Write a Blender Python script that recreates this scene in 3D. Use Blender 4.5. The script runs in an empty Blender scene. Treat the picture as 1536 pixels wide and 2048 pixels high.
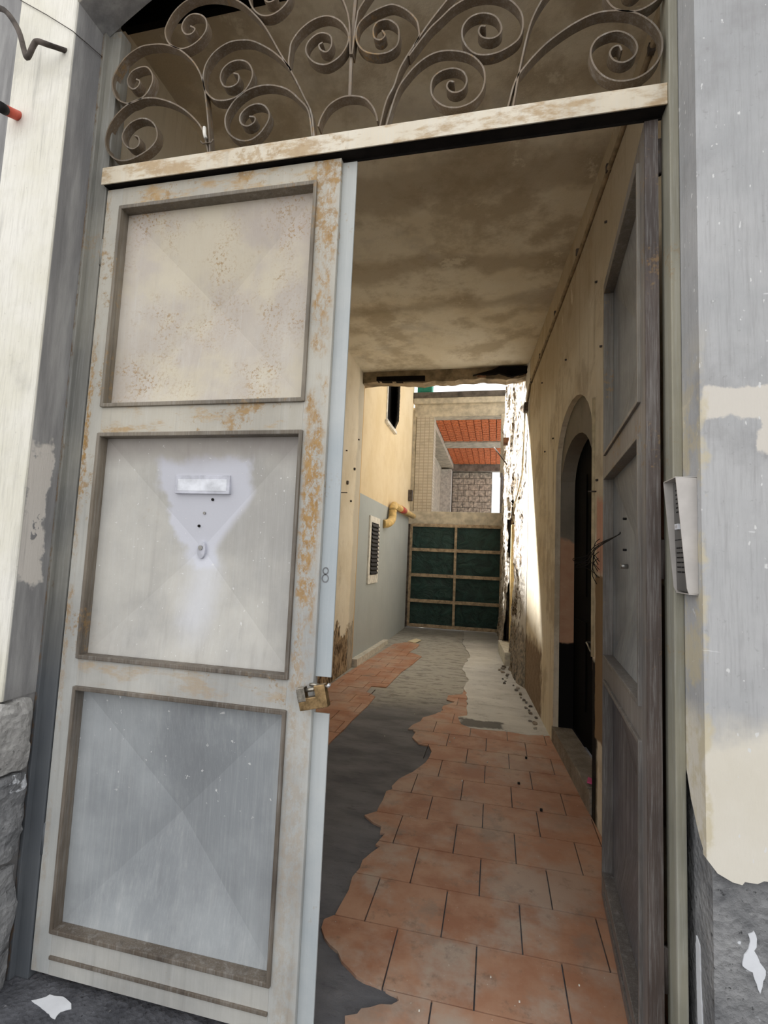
import bpy, bmesh, math, random
from mathutils import Vector, Matrix, noise as mnoise
from mathutils.geometry import tessellate_polygon

S = bpy.context.scene
C = S.collection
random.seed(7)

# ------------------------------------------------------------------ camera
cam_d = bpy.data.cameras.new('camera')
cam = bpy.data.objects.new('camera', cam_d)
C.objects.link(cam)
R = ((0.975454, 0.022087, -0.219092), (0.216000, 0.097481, 0.971515), (0.042815, -0.994992, 0.090317))
cam.matrix_world = Matrix(((R[0][0], -R[0][1], -R[0][2], 0.0),
                           (R[1][0], -R[1][1], -R[1][2], 0.0),
                           (R[2][0], -R[2][1], -R[2][2], 1.55),
                           (0, 0, 0, 1)))
cam_d.sensor_fit = 'HORIZONTAL'
cam_d.sensor_width = 36.0
cam_d.lens = 996.0 / 1536.0 * 36.0
cam_d.clip_start = 0.02
S.camera = cam

# ------------------------------------------------------------------ light
w = bpy.data.worlds.new('overcast_sky')
S.world = w
w.use_nodes = True
bg = w.node_tree.nodes['Background']
bg.inputs[0].default_value = (0.985, 0.99, 1.0, 1)
bg.inputs[1].default_value = 1.55

sun_d = bpy.data.lights.new('sun', 'SUN')
sun = bpy.data.objects.new('sun', sun_d)
C.objects.link(sun)
sun_d.energy = 36.0
sun_d.angle = math.radians(3.0)
sun_d.color = (1.0, 0.97, 0.93)
sun.rotation_euler = Vector((0.89, -1.0, -2.05)).to_track_quat('-Z', 'Y').to_euler()
sun.location = (-6, 14, 16)

S.view_settings.view_transform = 'Standard'
S.view_settings.look = 'None'
S.view_settings.gamma = 1.0
S.view_settings.use_curve_mapping = False
S.view_settings.exposure = 0.0
S.cycles.diffuse_bounces = 8
S.cycles.max_bounces = 12

# ------------------------------------------------------------------ helpers
ORG = {}

def lin(r, g, b):
    f = lambda v: v / 12.92 if v <= 0.04045 else ((v + 0.055) / 1.055) ** 2.4
    return (f(r / 255), f(g / 255), f(b / 255), 1.0)

def org(parent):
    return ORG.get(parent.name, Vector((0, 0, 0))) if parent else Vector((0, 0, 0))

def thing(name, label, cat, loc, group=None):
    o = bpy.data.objects.new(name, None)
    C.objects.link(o)
    o.empty_display_size = 0.1
    o.location = loc
    o['label'] = label
    o['category'] = cat
    if group:
        o['group'] = group
    ORG[o.name] = Vector(loc)
    return o

def tag(o, label, cat, group=None):
    o['label'] = label
    o['category'] = cat
    if group:
        o['group'] = group
    return o

def mesh(name, verts, faces, mat, parent=None, smooth=False, kind=None, recalc=True, bevel=0.0):
    verts = [Vector(v) for v in verts]
    if parent is None:
        xs = [v.x for v in verts]; ys = [v.y for v in verts]; zs = [v.z for v in verts]
        o0 = Vector(((min(xs) + max(xs)) / 2, (min(ys) + max(ys)) / 2, min(zs)))
    else:
        o0 = org(parent)
    me = bpy.data.meshes.new(name)
    me.from_pydata([v - o0 for v in verts], [], faces)
    bm = bmesh.new(); bm.from_mesh(me)
    if recalc:
        bmesh.ops.recalc_face_normals(bm, faces=bm.faces)
    if bevel > 0:
        bmesh.ops.bevel(bm, geom=[e for e in bm.edges if e.is_manifold and e.calc_face_angle(0) > 0.5],
                        offset=bevel, segments=2, profile=0.6, affect='EDGES', clamp_overlap=True)
    bm.to_mesh(me); bm.free()
    if smooth:
        for p in me.polygons:
            p.use_smooth = True
    me.materials.append(mat)
    o = bpy.data.objects.new(name, me)
    C.objects.link(o)
    if parent is None:
        o.location = o0
    else:
        o.parent = parent
    ORG[o.name] = o0
    if kind:
        o['kind'] = kind
    return o

def struct(o, label=None, cat=None):
    o['kind'] = 'structure'
    if label:
        o['label'] = label
        o['category'] = cat
    return o

BOXF = [(0, 1, 2, 3), (7, 6, 5, 4), (0, 4, 5, 1), (1, 5, 6, 2), (2, 6, 7, 3), (3, 7, 4, 0)]

def boxv(x0, x1, y0, y1, z0, z1):
    return [(x0, y0, z0), (x1, y0, z0), (x1, y1, z0), (x0, y1, z0),
            (x0, y0, z1), (x1, y0, z1), (x1, y1, z1), (x0, y1, z1)]

def box(name, b, mat, parent=None, bevel=0.0, fn=None, **k):
    v = boxv(*b)
    if fn:
        v = [fn(*p) for p in v]
    return mesh(name, v, BOXF, mat, parent, bevel=bevel, **k)

class MB:
    """collects shapes that belong to ONE part"""
    def __init__(s): s.v = []; s.f = []
    def add(s, v, f):
        n = len(s.v); s.v += [tuple(p) for p in v]; s.f += [tuple(i + n for i in q) for q in f]
    def box(s, *b, fn=None):
        v = boxv(*b)
        s.add([fn(*p) for p in v] if fn else v, BOXF)
    def tube(s, pts, r, n=8): v, f = tubev(pts, r, n); s.add(v, f)
    def build(s, name, mat, parent=None, **k): return mesh(name, s.v, s.f, mat, parent, **k)

def prismv(poly, axis, a, b):
    n = len(poly)
    def P(u, v, t):
        return (t, u, v) if axis == 'x' else ((u, t, v) if axis == 'y' else (u, v, t))
    v = [P(p[0], p[1], a) for p in poly] + [P(p[0], p[1], b) for p in poly]
    tris = tessellate_polygon([[Vector((p[0], p[1], 0)) for p in poly]])
    f = [tuple(t) for t in tris] + [tuple(i + n for i in reversed(t)) for t in tris]
    f += [(i, (i + 1) % n, (i + 1) % n + n, i + n) for i in range(n)]
    return v, f

def prism(name, poly, axis, a, b, mat, parent=None, fn=None, **k):
    v, f = prismv(poly, axis, a, b)
    if fn:
        v = [fn(*p) for p in v]
    return mesh(name, v, f, mat, parent, **k)

def catmull(pts, n=6):
    P = [Vector(p) for p in pts]
    P = [P[0] * 2 - P[1]] + P + [P[-1] * 2 - P[-2]]
    out = []
    for i in range(1, len(P) - 2):
        a, b, c_, d = P[i - 1], P[i], P[i + 1], P[i + 2]
        for k in range(n):
            t = k / n
            out.append(0.5 * ((2 * b) + (c_ - a) * t + (2 * a - 5 * b + 4 * c_ - d) * t * t + (3 * b - a - 3 * c_ + d) * t ** 3))
    out.append(P[-2])
    return out

def tubev(pts, r, n=8):
    P = [Vector(p) for p in pts]
    v = []; f = []
    up = Vector((0.13, 0.21, 0.97))
    for i, p in enumerate(P):
        t = (P[min(i + 1, len(P) - 1)] - P[max(i - 1, 0)]).normalized()
        a = t.cross(up)
        if a.length < 1e-3: a = t.cross(Vector((1, 0, 0)))
        a.normalize(); b = t.cross(a)
        rr = r[i] if isinstance(r, (list, tuple)) else r
        for k in range(n):
            an = 2 * math.pi * k / n
            v.append(p + (a * math.cos(an) + b * math.sin(an)) * rr)
    for i in range(len(P) - 1):
        for k in range(n):
            f.append((i * n + k, i * n + (k + 1) % n, (i + 1) * n + (k + 1) % n, (i + 1) * n + k))
    f.append(tuple(range(n))); f.append(tuple((len(P) - 1) * n + k for k in reversed(range(n))))
    return v, f

def tube(name, pts, r, mat, parent=None, n=8, smooth=True, **k):
    v, f = tubev(pts, r, n)
    return mesh(name, v, f, mat, parent, smooth=smooth, **k)

def ribbon(name, pts2, th, y0, y1, mat, parent, n=6):
    """flat bar bent on edge: path in the x-z plane, thickness th in the plane, depth y0..y1"""
    P = [Vector((p[0], p[1])) for p in catmull([(a, b, 0) for a, b in pts2], n)]
    v = []; f = []
    for i, p in enumerate(P):
        t = (P[min(i + 1, len(P) - 1)] - P[max(i - 1, 0)]).normalized()
        nn = Vector((-t.y, t.x)) * th / 2
        for q, y in ((p + nn, y0), (p - nn, y0), (p - nn, y1), (p + nn, y1)):
            v.append((q.x, y, q.y))
    for i in range(len(P) - 1):
        for k in range(4):
            f.append((i * 4 + k, i * 4 + (k + 1) % 4, (i + 1) * 4 + (k + 1) % 4, (i + 1) * 4 + k))
    f.append((3, 2, 1, 0)); m = (len(P) - 1) * 4; f.append((m, m + 1, m + 2, m + 3))
    return mesh(name, v, f, mat, parent)

def clip_rect(poly, x0, x1, y0, y1):
    def cl(p, inside, inter):
        out = []
        for i in range(len(p)):
            a, b = p[i - 1], p[i]
            ia, ib = inside(a), inside(b)
            if ib:
                if not ia: out.append(inter(a, b))
                out.append(b)
            elif ia: out.append(inter(a, b))
        return out
    def ix(x): return lambda a, b: (x, a[1] + (b[1] - a[1]) * (x - a[0]) / (b[0] - a[0]))
    def iy(y): return lambda a, b: (a[0] + (b[0] - a[0]) * (y - a[1]) / (b[1] - a[1]), y)
    for ins, it in ((lambda p: p[0] >= x0, ix(x0)), (lambda p: p[0] <= x1, ix(x1)),
                    (lambda p: p[1] >= y0, iy(y0)), (lambda p: p[1] <= y1, iy(y1))):
        poly = cl(poly, ins, it)
        if len(poly) < 3: return []
    out = []
    for p in poly:
        if not out or (abs(p[0] - out[-1][0]) + abs(p[1] - out[-1][1])) > 1e-4: out.append(p)
    return out if len(out) > 2 else []

def area(p): return 0.5 * sum(p[i - 1][0] * p[i][1] - p[i][0] * p[i - 1][1] for i in range(len(p)))

def rough_line(pts, amp, step, seed=0):
    """polyline with small breaks between given points"""
    out = []
    for i in range(len(pts) - 1):
        a, b = Vector(pts[i]), Vector(pts[i + 1])
        n = max(1, int((b - a).length / step))
        for k in range(n):
            p = a.lerp(b, k / n)
            if k: p = p + Vector((mnoise.noise((p.x * 9 + seed, p.y * 9, 1.3)), mnoise.noise((p.x * 9, p.y * 9 + seed, 7.7)))) * amp
            out.append((p.x, p.y))
    out.append(tuple(pts[-1]))
    return out

# ------------------------------------------------------------------ materials
class M:
    def __init__(s, name):
        s.m = bpy.data.materials.new(name); s.m.use_nodes = True
        s.t = s.m.node_tree; s.b = s.t.nodes['Principled BSDF']
        s.g = s.t.nodes.new('ShaderNodeNewGeometry'); s.P = s.g.outputs['Position']
        sp = s.t.nodes.new('ShaderNodeSeparateXYZ'); s.L(sp.inputs[0], s.P)
        s.x, s.y, s.z = sp.outputs
    def L(s, inp, v):
        if hasattr(v, 'links'): s.t.links.new(v, inp)
        else: inp.default_value = v
    def math(s, op, a, b=0.0, clamp=False):
        n = s.t.nodes.new('ShaderNodeMath'); n.operation = op; n.use_clamp = clamp
        s.L(n.inputs[0], a); s.L(n.inputs[1], b); return n.outputs[0]
    def mul(s, a, b): return s.math('MULTIPLY', a, b)
    def add(s, a, b): return s.math('ADD', a, b)
    def sub(s, a, b): return s.math('SUBTRACT', a, b)
    def mx(s, a, b): return s.math('MAXIMUM', a, b)
    def mn(s, a, b): return s.math('MINIMUM', a, b)
    def scale(s, vec, sc):
        n = s.t.nodes.new('ShaderNodeVectorMath'); n.operation = 'MULTIPLY'
        s.L(n.inputs[0], vec); n.inputs[1].default_value = sc; return n.outputs[0]
    def noise(s, sc, det=5, rough=0.6, st=None, vec=None, dist=0.0, off=None):
        v = vec or s.P
        if off:
            n0 = s.t.nodes.new('ShaderNodeVectorMath'); s.L(n0.inputs[0], v); n0.inputs[1].default_value = off; v = n0.outputs[0]
        if st: v = s.scale(v, st)
        n = s.t.nodes.new('ShaderNodeTexNoise'); s.L(n.inputs['Vector'], v)
        n.inputs['Scale'].default_value = sc; n.inputs['Detail'].default_value = det
        n.inputs['Roughness'].default_value = rough; n.inputs['Distortion'].default_value = dist
        return n.outputs['Fac']
    def voro(s, sc, feature='F1', st=None, rnd=1.0):
        n = s.t.nodes.new('ShaderNodeTexVoronoi'); n.feature = feature
        s.L(n.inputs['Vector'], s.scale(s.P, st) if st else s.P); n.inputs['Scale'].default_value = sc
        n.inputs['Randomness'].default_value = rnd
        return n.outputs['Distance']
    def step(s, v, a, b):
        n = s.t.nodes.new('ShaderNodeMapRange'); n.interpolation_type = 'SMOOTHSTEP'; n.clamp = True
        s.L(n.inputs[0], v)
        n.inputs[1].default_value, n.inputs[2].default_value = (a, b) if a < b else (b, a)
        n.inputs[3].default_value, n.inputs[4].default_value = (0, 1) if a < b else (1, 0)
        return n.outputs[0]
    def band(s, v, a, b, e): return s.mul(s.step(v, a - e, a + e), s.step(v, b + e, b - e))
    def jit(s, v, sc, amp, det=5):
        return s.add(v, s.mul(s.sub(s.noise(sc, det), 0.5), amp))
    def mix(s, f, a, b):
        n = s.t.nodes.new('ShaderNodeMix'); n.data_type = 'RGBA'; n.clamp_factor = True
        s.L(n.inputs[0], f); s.L(n.inputs[6], a); s.L(n.inputs[7], b); return n.outputs[2]
    def out(s, col, rough=0.85, bump=None, bs=0.4, bd=0.01, metal=0.0, spec=0.3):
        s.L(s.b.inputs['Base Color'], col); s.L(s.b.inputs['Roughness'], rough)
        s.L(s.b.inputs['Metallic'], metal); s.b.inputs['Specular IOR Level'].default_value = spec
        if bump is not None:
            n = s.t.nodes.new('ShaderNodeBump'); n.inputs['Strength'].default_value = bs; n.inputs['Distance'].default_value = bd
            s.L(n.inputs['Height'], bump); s.L(s.b.inputs['Normal'], n.outputs[0])
        return s.m

def plain(name, c, rough=0.7, metal=0.0, var=0.12, sc=14.0, spec=0.3, bs=0.15):
    m = M(name); n = m.noise(sc, 6)
    d = tuple(v * (1 - 2.2 * var) for v in c[:3]) + (1,); e = tuple(min(1, v * (1 + var)) for v in c[:3]) + (1,)
    return m.out(m.mix(m.step(n, 0.3, 0.7), d, e), rough, n, bs, 0.004, metal, spec)

def plaster(name, a, b, dirt, extra=None, streak=0.35, bs=0.35, dirt_amt=0.5, brush=False):
    """limewash over cement: two tones, vertical brush streaks, dirt blotches, specks"""
    m = M(name)
    n1 = m.noise(1.7, 8, 0.62); n2 = m.noise(9, 6, 0.6)
    col = m.mix(m.step(n1, 0.35, 0.65), a, b)
    st = m.noise(6, 5, 0.6, st=(9, 9, 0.5))
    col = m.mix(m.mul(m.step(st, 0.5, 0.78), streak), col, dirt)
    col = m.mix(m.mul(m.step(m.noise(2.6, 8, 0.68, off=(3, 1, 8)), 0.52, 0.74), dirt_amt), col, dirt)
    col = m.mix(m.mul(m.step(m.noise(60, 3, 0.5), 0.66, 0.74), 0.35), col, dirt)
    bump = m.add(n2, m.mul(m.noise(70, 4), 0.5))
    if brush:
        br = m.noise(26, 6, 0.7, st=(6, 6, 0.35), off=(4, 1, 1))
        bump = m.add(m.mul(bump, 0.35), br)
        col = m.mix(m.mul(m.step(br, 0.46, 0.7), 0.28), col, dirt)
    if extra:
        col, bump = extra(m, col, bump)
    return m.out(col, 0.92, bump, bs, 0.012, 0, 0.15)

def gate_paint(name, a, b, rust=0.5, dirt=0.35, dark=lin(92, 88, 86), warm=0.5, zlo=0.9, zhi=2.4, extra=None, scale=1.0, rust_c=(lin(118, 88, 52), lin(184, 150, 98))):
    """old enamel on sheet steel: tone drifts, wiped streaks, speckled rust that grows with height"""
    m = M(name)
    n1 = m.noise(2.2 * scale, 7, 0.6)
    col = m.mix(m.step(n1, 0.35, 0.68), a, b)
    zf = m.step(m.z, zlo, zhi)
    col = m.mix(m.mul(zf, warm), col, lin(196, 184, 158))
    st = m.noise(5, 5, 0.62, st=(8, 8, 0.35))
    col = m.mix(m.mul(m.step(st, 0.48, 0.8), 0.22), col, lin(214, 215, 212))
    fs = m.noise(14, 6, 0.7, st=(12, 12, 0.5), off=(1, 3, 9))
    col = m.mix(m.mul(m.step(fs, 0.45, 0.75), 0.20), col, lin(206, 208, 206))
    blot = m.noise(1.5, 6, 0.6, off=(12, 5, 4))
    col = m.mix(m.mul(m.step(blot, 0.45, 0.7), dirt * 0.9), col, dark)
    st2 = m.noise(4, 5, 0.62, st=(7, 7, 0.3), off=(5, 5, 2))
    col = m.mix(m.mul(m.step(st2, 0.52, 0.8), dirt), col, dark)
    big = m.noise(3.2, 4, 0.6, off=(2, 7, 1)); fine = m.noise(46, 7, 0.72)
    sc = m.add(m.mul(big, 0.75), m.mul(fine, 0.55))
    sc = m.add(sc, m.mul(zf, 0.07))
    rm = m.mul(m.step(sc, 0.86 - 0.17 * rust, 0.95 - 0.17 * rust), min(1, rust * 1.6))
    rc = m.mix(m.noise(25, 4), rust_c[0], rust_c[1])
    col = m.mix(rm, col, rc)
    if extra: col = extra(m, col)
    bump = m.add(m.mul(fine, 0.5), m.mul(n1, 1.2))
    return m.out(col, m.add(0.5, m.mul(rm, 0.35)), bump, 0.18, 0.006, 0, 0.35)

# ------------------------------------------------------------------ traced shapes (metres)
GRILLE={'L1': [(-1.137, 3.141), (-1.171, 3.207), (-1.22, 3.274), (-1.288, 3.333), (-1.365, 3.376), (-1.441, 3.398), (-1.516, 3.393), (-1.578, 3.355), (-1.616, 3.303), (-1.629, 3.242), (-1.613, 3.187), (-1.57, 3.144), (-1.517, 3.131), (-1.462, 3.143), (-1.409, 3.17), (-1.381, 3.209), (-1.39, 3.258), (-1.421, 3.294), (-1.465, 3.31), (-1.511, 3.299), (-1.541, 3.269), (-1.547, 3.234), (-1.524, 3.196), (-1.489, 3.179), (-1.463, 3.195), (-1.469, 3.227), (-1.488, 3.237)], 'L2': [(-1.131, 3.142), (-1.152, 3.246), (-1.179, 3.387), (-1.2, 3.452), (-1.232, 3.51), (-1.272, 3.557), (-1.321, 3.598), (-1.379, 3.627), (-1.436, 3.64), (-1.503, 3.641), (-1.566, 3.61), (-1.605, 3.562), (-1.624, 3.511), (-1.613, 3.455), (-1.585, 3.414), (-1.534, 3.389), (-1.483, 3.397), (-1.448, 3.422), (-1.427, 3.467), (-1.433, 3.508), (-1.459, 3.54), (-1.493, 3.546), (-1.53, 3.535), (-1.548, 3.507), (-1.543, 3.474), (-1.517, 3.451), (-1.494, 3.461), (-1.489, 3.482), (-1.507, 3.495)], 'L5': [(-0.702, 3.146), (-0.726, 3.218), (-0.766, 3.274), (-0.817, 3.324), (-0.876, 3.352), (-0.935, 3.361), (-0.993, 3.35), (-1.041, 3.317), (-1.072, 3.267), (-1.075, 3.226), (-1.056, 3.181), (-1.011, 3.145), (-0.961, 3.137), (-0.921, 3.16), (-0.891, 3.204), (-0.889, 3.241), (-0.912, 3.274), (-0.946, 3.286), (-0.983, 3.278), (-1.011, 3.249), (-1.006, 3.215), (-0.977, 3.198), (-0.949, 3.21), (-0.948, 3.23), (-0.972, 3.238)], 'L4': [(-0.696, 3.148), (-0.714, 3.208), (-0.75, 3.287), (-0.796, 3.378), (-0.861, 3.49), (-0.932, 3.615), (-0.992, 3.692), (-1.048, 3.748), (-1.113, 3.789), (-1.204, 3.819), (-1.285, 3.816), (-1.347, 3.778), (-1.383, 3.718), (-1.385, 3.673), (-1.361, 3.628), (-1.312, 3.596), (-1.266, 3.596), (-1.223, 3.618), (-1.195, 3.656), (-1.199, 3.702), (-1.228, 3.732), (-1.27, 3.742), (-1.3, 3.723), (-1.309, 3.689), (-1.29, 3.658), (-1.262, 3.653), (-1.247, 3.672), (-1.27, 3.69)], 'L6': [(-0.81, 3.409), (-0.85, 3.459), (-0.904, 3.511), (-0.974, 3.559), (-1.027, 3.576), (-1.087, 3.578), (-1.146, 3.55), (-1.182, 3.501), (-1.19, 3.441), (-1.177, 3.387), (-1.138, 3.342), (-1.093, 3.326), (-1.042, 3.33), (-1.001, 3.352), (-0.975, 3.394), (-0.973, 3.431), (-0.993, 3.469), (-1.029, 3.489), (-1.072, 3.488), (-1.104, 3.464), (-1.112, 3.427), (-1.094, 3.39), (-1.063, 3.38), (-1.034, 3.392), (-1.032, 3.425), (-1.055, 3.438)], 'L7': [(-0.81, 3.401), (-0.821, 3.44), (-0.819, 3.482), (-0.814, 3.523), (-0.784, 3.567), (-0.737, 3.599), (-0.689, 3.608), (-0.649, 3.596), (-0.612, 3.565), (-0.587, 3.522), (-0.582, 3.485), (-0.594, 3.45), (-0.62, 3.419), (-0.666, 3.401), (-0.715, 3.42), (-0.749, 3.464), (-0.748, 3.505), (-0.717, 3.534), (-0.685, 3.537), (-0.654, 3.516), (-0.649, 3.477), (-0.665, 3.454), (-0.689, 3.465), (-0.7, 3.488), (-0.685, 3.497)], 'L8': [(-0.572, 3.425), (-0.585, 3.575), (-0.622, 3.683), (-0.666, 3.76), (-0.743, 3.83), (-0.843, 3.862), (-0.952, 3.854), (-1.01, 3.814), (-1.015, 3.772), (-0.994, 3.714), (-0.957, 3.673), (-0.914, 3.661), (-0.873, 3.675), (-0.842, 3.707), (-0.832, 3.747), (-0.855, 3.787), (-0.898, 3.806), (-0.94, 3.794), (-0.95, 3.757), (-0.931, 3.724), (-0.901, 3.724), (-0.893, 3.744), (-0.912, 3.755)], 'arc': [(-0.683, 3.149), (-0.673, 3.186), (-0.645, 3.229), (-0.6, 3.252), (-0.554, 3.252), (-0.507, 3.234), (-0.476, 3.197), (-0.459, 3.159), (-0.454, 3.134)], 'spindle': [(-0.569, 3.258), (-0.572, 3.466), (-0.567, 3.671), (-0.564, 3.795)], 'R8': [(-0.565, 3.424), (-0.554, 3.569), (-0.537, 3.623), (-0.508, 3.657)], 'R7': [(-0.326, 3.413), (-0.313, 3.442), (-0.313, 3.47), (-0.323, 3.512), (-0.354, 3.554), (-0.392, 3.585), (-0.43, 3.599), (-0.493, 3.584), (-0.538, 3.553), (-0.553, 3.511), (-0.545, 3.465), (-0.516, 3.427), (-0.47, 3.406), (-0.425, 3.405), (-0.393, 3.426), (-0.387, 3.469), (-0.396, 3.507), (-0.431, 3.538), (-0.469, 3.538), (-0.486, 3.514), (-0.481, 3.476), (-0.458, 3.461), (-0.44, 3.476), (-0.452, 3.499)], 'R4': [(-0.446, 3.139), (-0.424, 3.208), (-0.397, 3.265), (-0.375, 3.336), (-0.32, 3.428), (-0.275, 3.494), (-0.23, 3.551), (-0.2, 3.596)], 'R6': [(-0.347, 3.374), (-0.278, 3.463), (-0.236, 3.501), (-0.187, 3.542), (-0.125, 3.565), (-0.069, 3.563), (-0.021, 3.544), (0.02, 3.508), (0.047, 3.464), (0.055, 3.417), (0.046, 3.373), (0.023, 3.348), (-0.023, 3.327), (-0.071, 3.324), (-0.112, 3.34), (-0.144, 3.381), (-0.156, 3.422), (-0.15, 3.459), (-0.123, 3.485), (-0.081, 3.489), (-0.04, 3.467), (-0.019, 3.424), (-0.025, 3.395), (-0.052, 3.384), (-0.083, 3.395), (-0.097, 3.418), (-0.091, 3.439), (-0.073, 3.436)], 'R5': [(-0.423, 3.168), (-0.385, 3.24), (-0.351, 3.296), (-0.309, 3.339), (-0.26, 3.365), (-0.21, 3.368), (-0.154, 3.352), (-0.112, 3.325), (-0.08, 3.281), (-0.071, 3.237), (-0.078, 3.193), (-0.101, 3.16), (-0.134, 3.143), (-0.175, 3.14), (-0.218, 3.157), (-0.251, 3.193), (-0.261, 3.233), (-0.253, 3.271), (-0.222, 3.292), (-0.18, 3.293), (-0.148, 3.274), (-0.134, 3.241), (-0.143, 3.209), (-0.167, 3.198), (-0.191, 3.206), (-0.204, 3.227), (-0.196, 3.245), (-0.178, 3.24)], 'R2': [(0.002, 3.145), (0.009, 3.208), (0.021, 3.288), (0.036, 3.368), (0.055, 3.417), (0.081, 3.464), (0.119, 3.509)], 'R1': [(0.007, 3.145), (0.032, 3.204), (0.071, 3.263), (0.122, 3.317), (0.173, 3.355), (0.23, 3.387), (0.293, 3.407), (0.354, 3.403), (0.415, 3.381), (0.463, 3.338), (0.489, 3.29), (0.495, 3.239), (0.48, 3.193), (0.45, 3.16), (0.409, 3.143), (0.361, 3.145), (0.318, 3.17), (0.287, 3.215), (0.276, 3.268), (0.293, 3.308), (0.33, 3.326), (0.367, 3.324), (0.403, 3.297), (0.42, 3.258), (0.409, 3.224), (0.379, 3.209), (0.349, 3.222), (0.336, 3.249), (0.345, 3.269), (0.364, 3.272), (0.373, 3.253)]}
RB=[(-0.452, 1.747), (-0.461, 1.776), (-0.423, 1.794), (-0.415, 1.817), (-0.386, 1.83), (-0.354, 1.852), (-0.318, 1.859), (-0.295, 1.882), (-0.305, 1.9), (-0.333, 1.906), (-0.369, 1.919), (-0.4, 1.925), (-0.435, 1.929), (-0.468, 1.941), (-0.497, 1.963), (-0.54, 1.992), (-0.569, 2.033), (-0.609, 2.056), (-0.64, 2.083), (-0.672, 2.133), (-0.678, 2.182), (-0.641, 2.221), (-0.639, 2.272), (-0.63, 2.392), (-0.641, 2.487), (-0.624, 2.567), (-0.628, 2.633), (-0.599, 2.712), (-0.569, 2.777), (-0.596, 2.788), (-0.586, 2.837), (-0.571, 2.905), (-0.599, 2.907), (-0.607, 2.976), (-0.664, 3.003), (-0.732, 3.067), (-0.671, 3.134), (-0.672, 3.21), (-0.667, 3.282), (-0.672, 3.41), (-0.639, 3.454), (-0.651, 3.493), (-0.625, 3.618), (-0.581, 3.707), (-0.55, 3.766), (-0.483, 3.965), (-0.468, 4.082), (-0.466, 4.201), (-0.503, 4.313), (-0.594, 4.334), (-0.667, 4.458), (-0.66, 4.606), (-0.739, 4.654), (-0.715, 4.79), (-0.66, 4.91), (-0.656, 5.034), (-0.553, 5.183), (-0.491, 5.341), (-0.517, 5.474), (-0.393, 5.694), (-0.489, 5.747), (-0.488, 5.937), (-0.335, 6.04), (-0.325, 6.268), (-0.285, 6.122), (-0.238, 5.252), (-0.322, 5.175), (-0.274, 4.956), (-0.193, 4.885), (0.117, 4.9), (0.333, 4.865), (0.517, 4.93)]
LB=[(-1.304, 3.948), (-1.3, 4.248), (-1.284, 4.488), (-1.287, 4.714), (-1.262, 5.21), (-1.269, 5.582), (-1.36, 5.69), (-1.407, 5.721), (-1.418, 6.006), (-1.238, 6.025), (-1.227, 6.375), (-1.212, 6.908), (-1.152, 7.389), (-1.13, 7.781), (-1.103, 8.071), (-1.239, 8.253), (-1.365, 8.348), (-1.297, 8.879), (-1.303, 9.179), (-1.503, 9.402), (-1.744, 9.021)]

# ------------------------------------------------------------------ surface materials
def ex_left(m, col, bump):      # front pier on the left: chips on the grey reveal, bare stone low down
    rev = m.step(m.y, 1.488, 1.494)
    up = m.mix(m.step(m.noise(3, 6, 0.6, st=(5, 5, 0.7)), 0.35, 0.7), lin(132, 131, 131), lin(165, 164, 162))
    col = m.mix(rev, col, up)
    zz = m.jit(m.z, 3.2, 0.5); yy = m.jit(m.y, 9, 0.12)
    pat = m.mul(m.band(zz, 1.42, 1.93, 0.012), m.band(yy, 1.49, 1.585, 0.006))
    pat = m.mul(pat, m.step(m.noise(12, 4, 0.6), 0.30, 0.34))
    col = m.mix(m.mul(pat, rev), col, lin(206, 200, 192))
    low = m.step(m.jit(m.z, 6, 0.35), 1.1, 0.8)
    col = m.mix(m.mul(low, 0.8), col, lin(104, 102, 101))
    ds = m.step(m.noise(4, 6, 0.65, st=(7, 7, 0.4), off=(1, 2, 3)), 0.55, 0.75)
    col = m.mix(m.mul(ds, 0.35), col, lin(96, 95, 96))
    return col, m.sub(m.add(bump, m.mul(low, 0.6)), m.mul(m.mul(pat, rev), 0.5))
m_pier_l = plaster('limewash_left', lin(226, 222, 206), lin(238, 235, 226), lin(176, 172, 162), ex_left, 0.25, 0.25, brush=True)

def ex_right(m, col, bump):
    # grey paint over cream limewash; cream shows where the paint is gone
    zz = m.jit(m.z, 3.5, 0.35); xx = m.jit(m.x, 9, 0.10)
    cream = m.mix(m.noise(5, 6), lin(214, 206, 188), lin(232, 227, 216))
    low = m.step(zz, 1.22, 1.10)
    col = m.mix(low, col, cream)
    z2 = m.jit(m.z, 8, 0.11, 8)
    strip = m.mul(m.band(z2, 1.965, 2.04, 0.005), m.step(m.jit(m.x, 14, 0.06), 0.535, 0.545))
    strip = m.mx(strip, m.mul(m.band(z2, 1.86, 2.0, 0.006), m.step(xx, 0.665, 0.672)))
    col = m.mix(strip, col, lin(216, 210, 200))
    edge = m.mul(m.band(xx, 0.520, 0.548, 0.008), m.step(m.noise(7, 6, 0.7), 0.42, 0.55))
    edge = m.mul(edge, m.step(m.z, 2.3, 1.9))
    col = m.mix(m.mul(edge, 0.7), col, lin(204, 192, 160))
    sp = m.step(m.noise(55, 2, 0.5, st=(1, 1, 0.55)), 0.70, 0.735)
    col = m.mix(m.mul(sp, 0.8), col, lin(226, 226, 224))
    scr = m.step(m.noise(9, 3, 0.5, st=(1, 1, 6)), 0.735, 0.76)
    col = m.mix(m.mul(scr, 0.6), col, lin(222, 222, 222))
    return col, m.add(bump, m.mul(low, 0.5))
m_pier_r = plaster('grey_limewash_right', lin(170, 171, 172), lin(190, 190, 190), lin(142, 140, 140), ex_right, 0.4, 0.25, brush=True)

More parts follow.
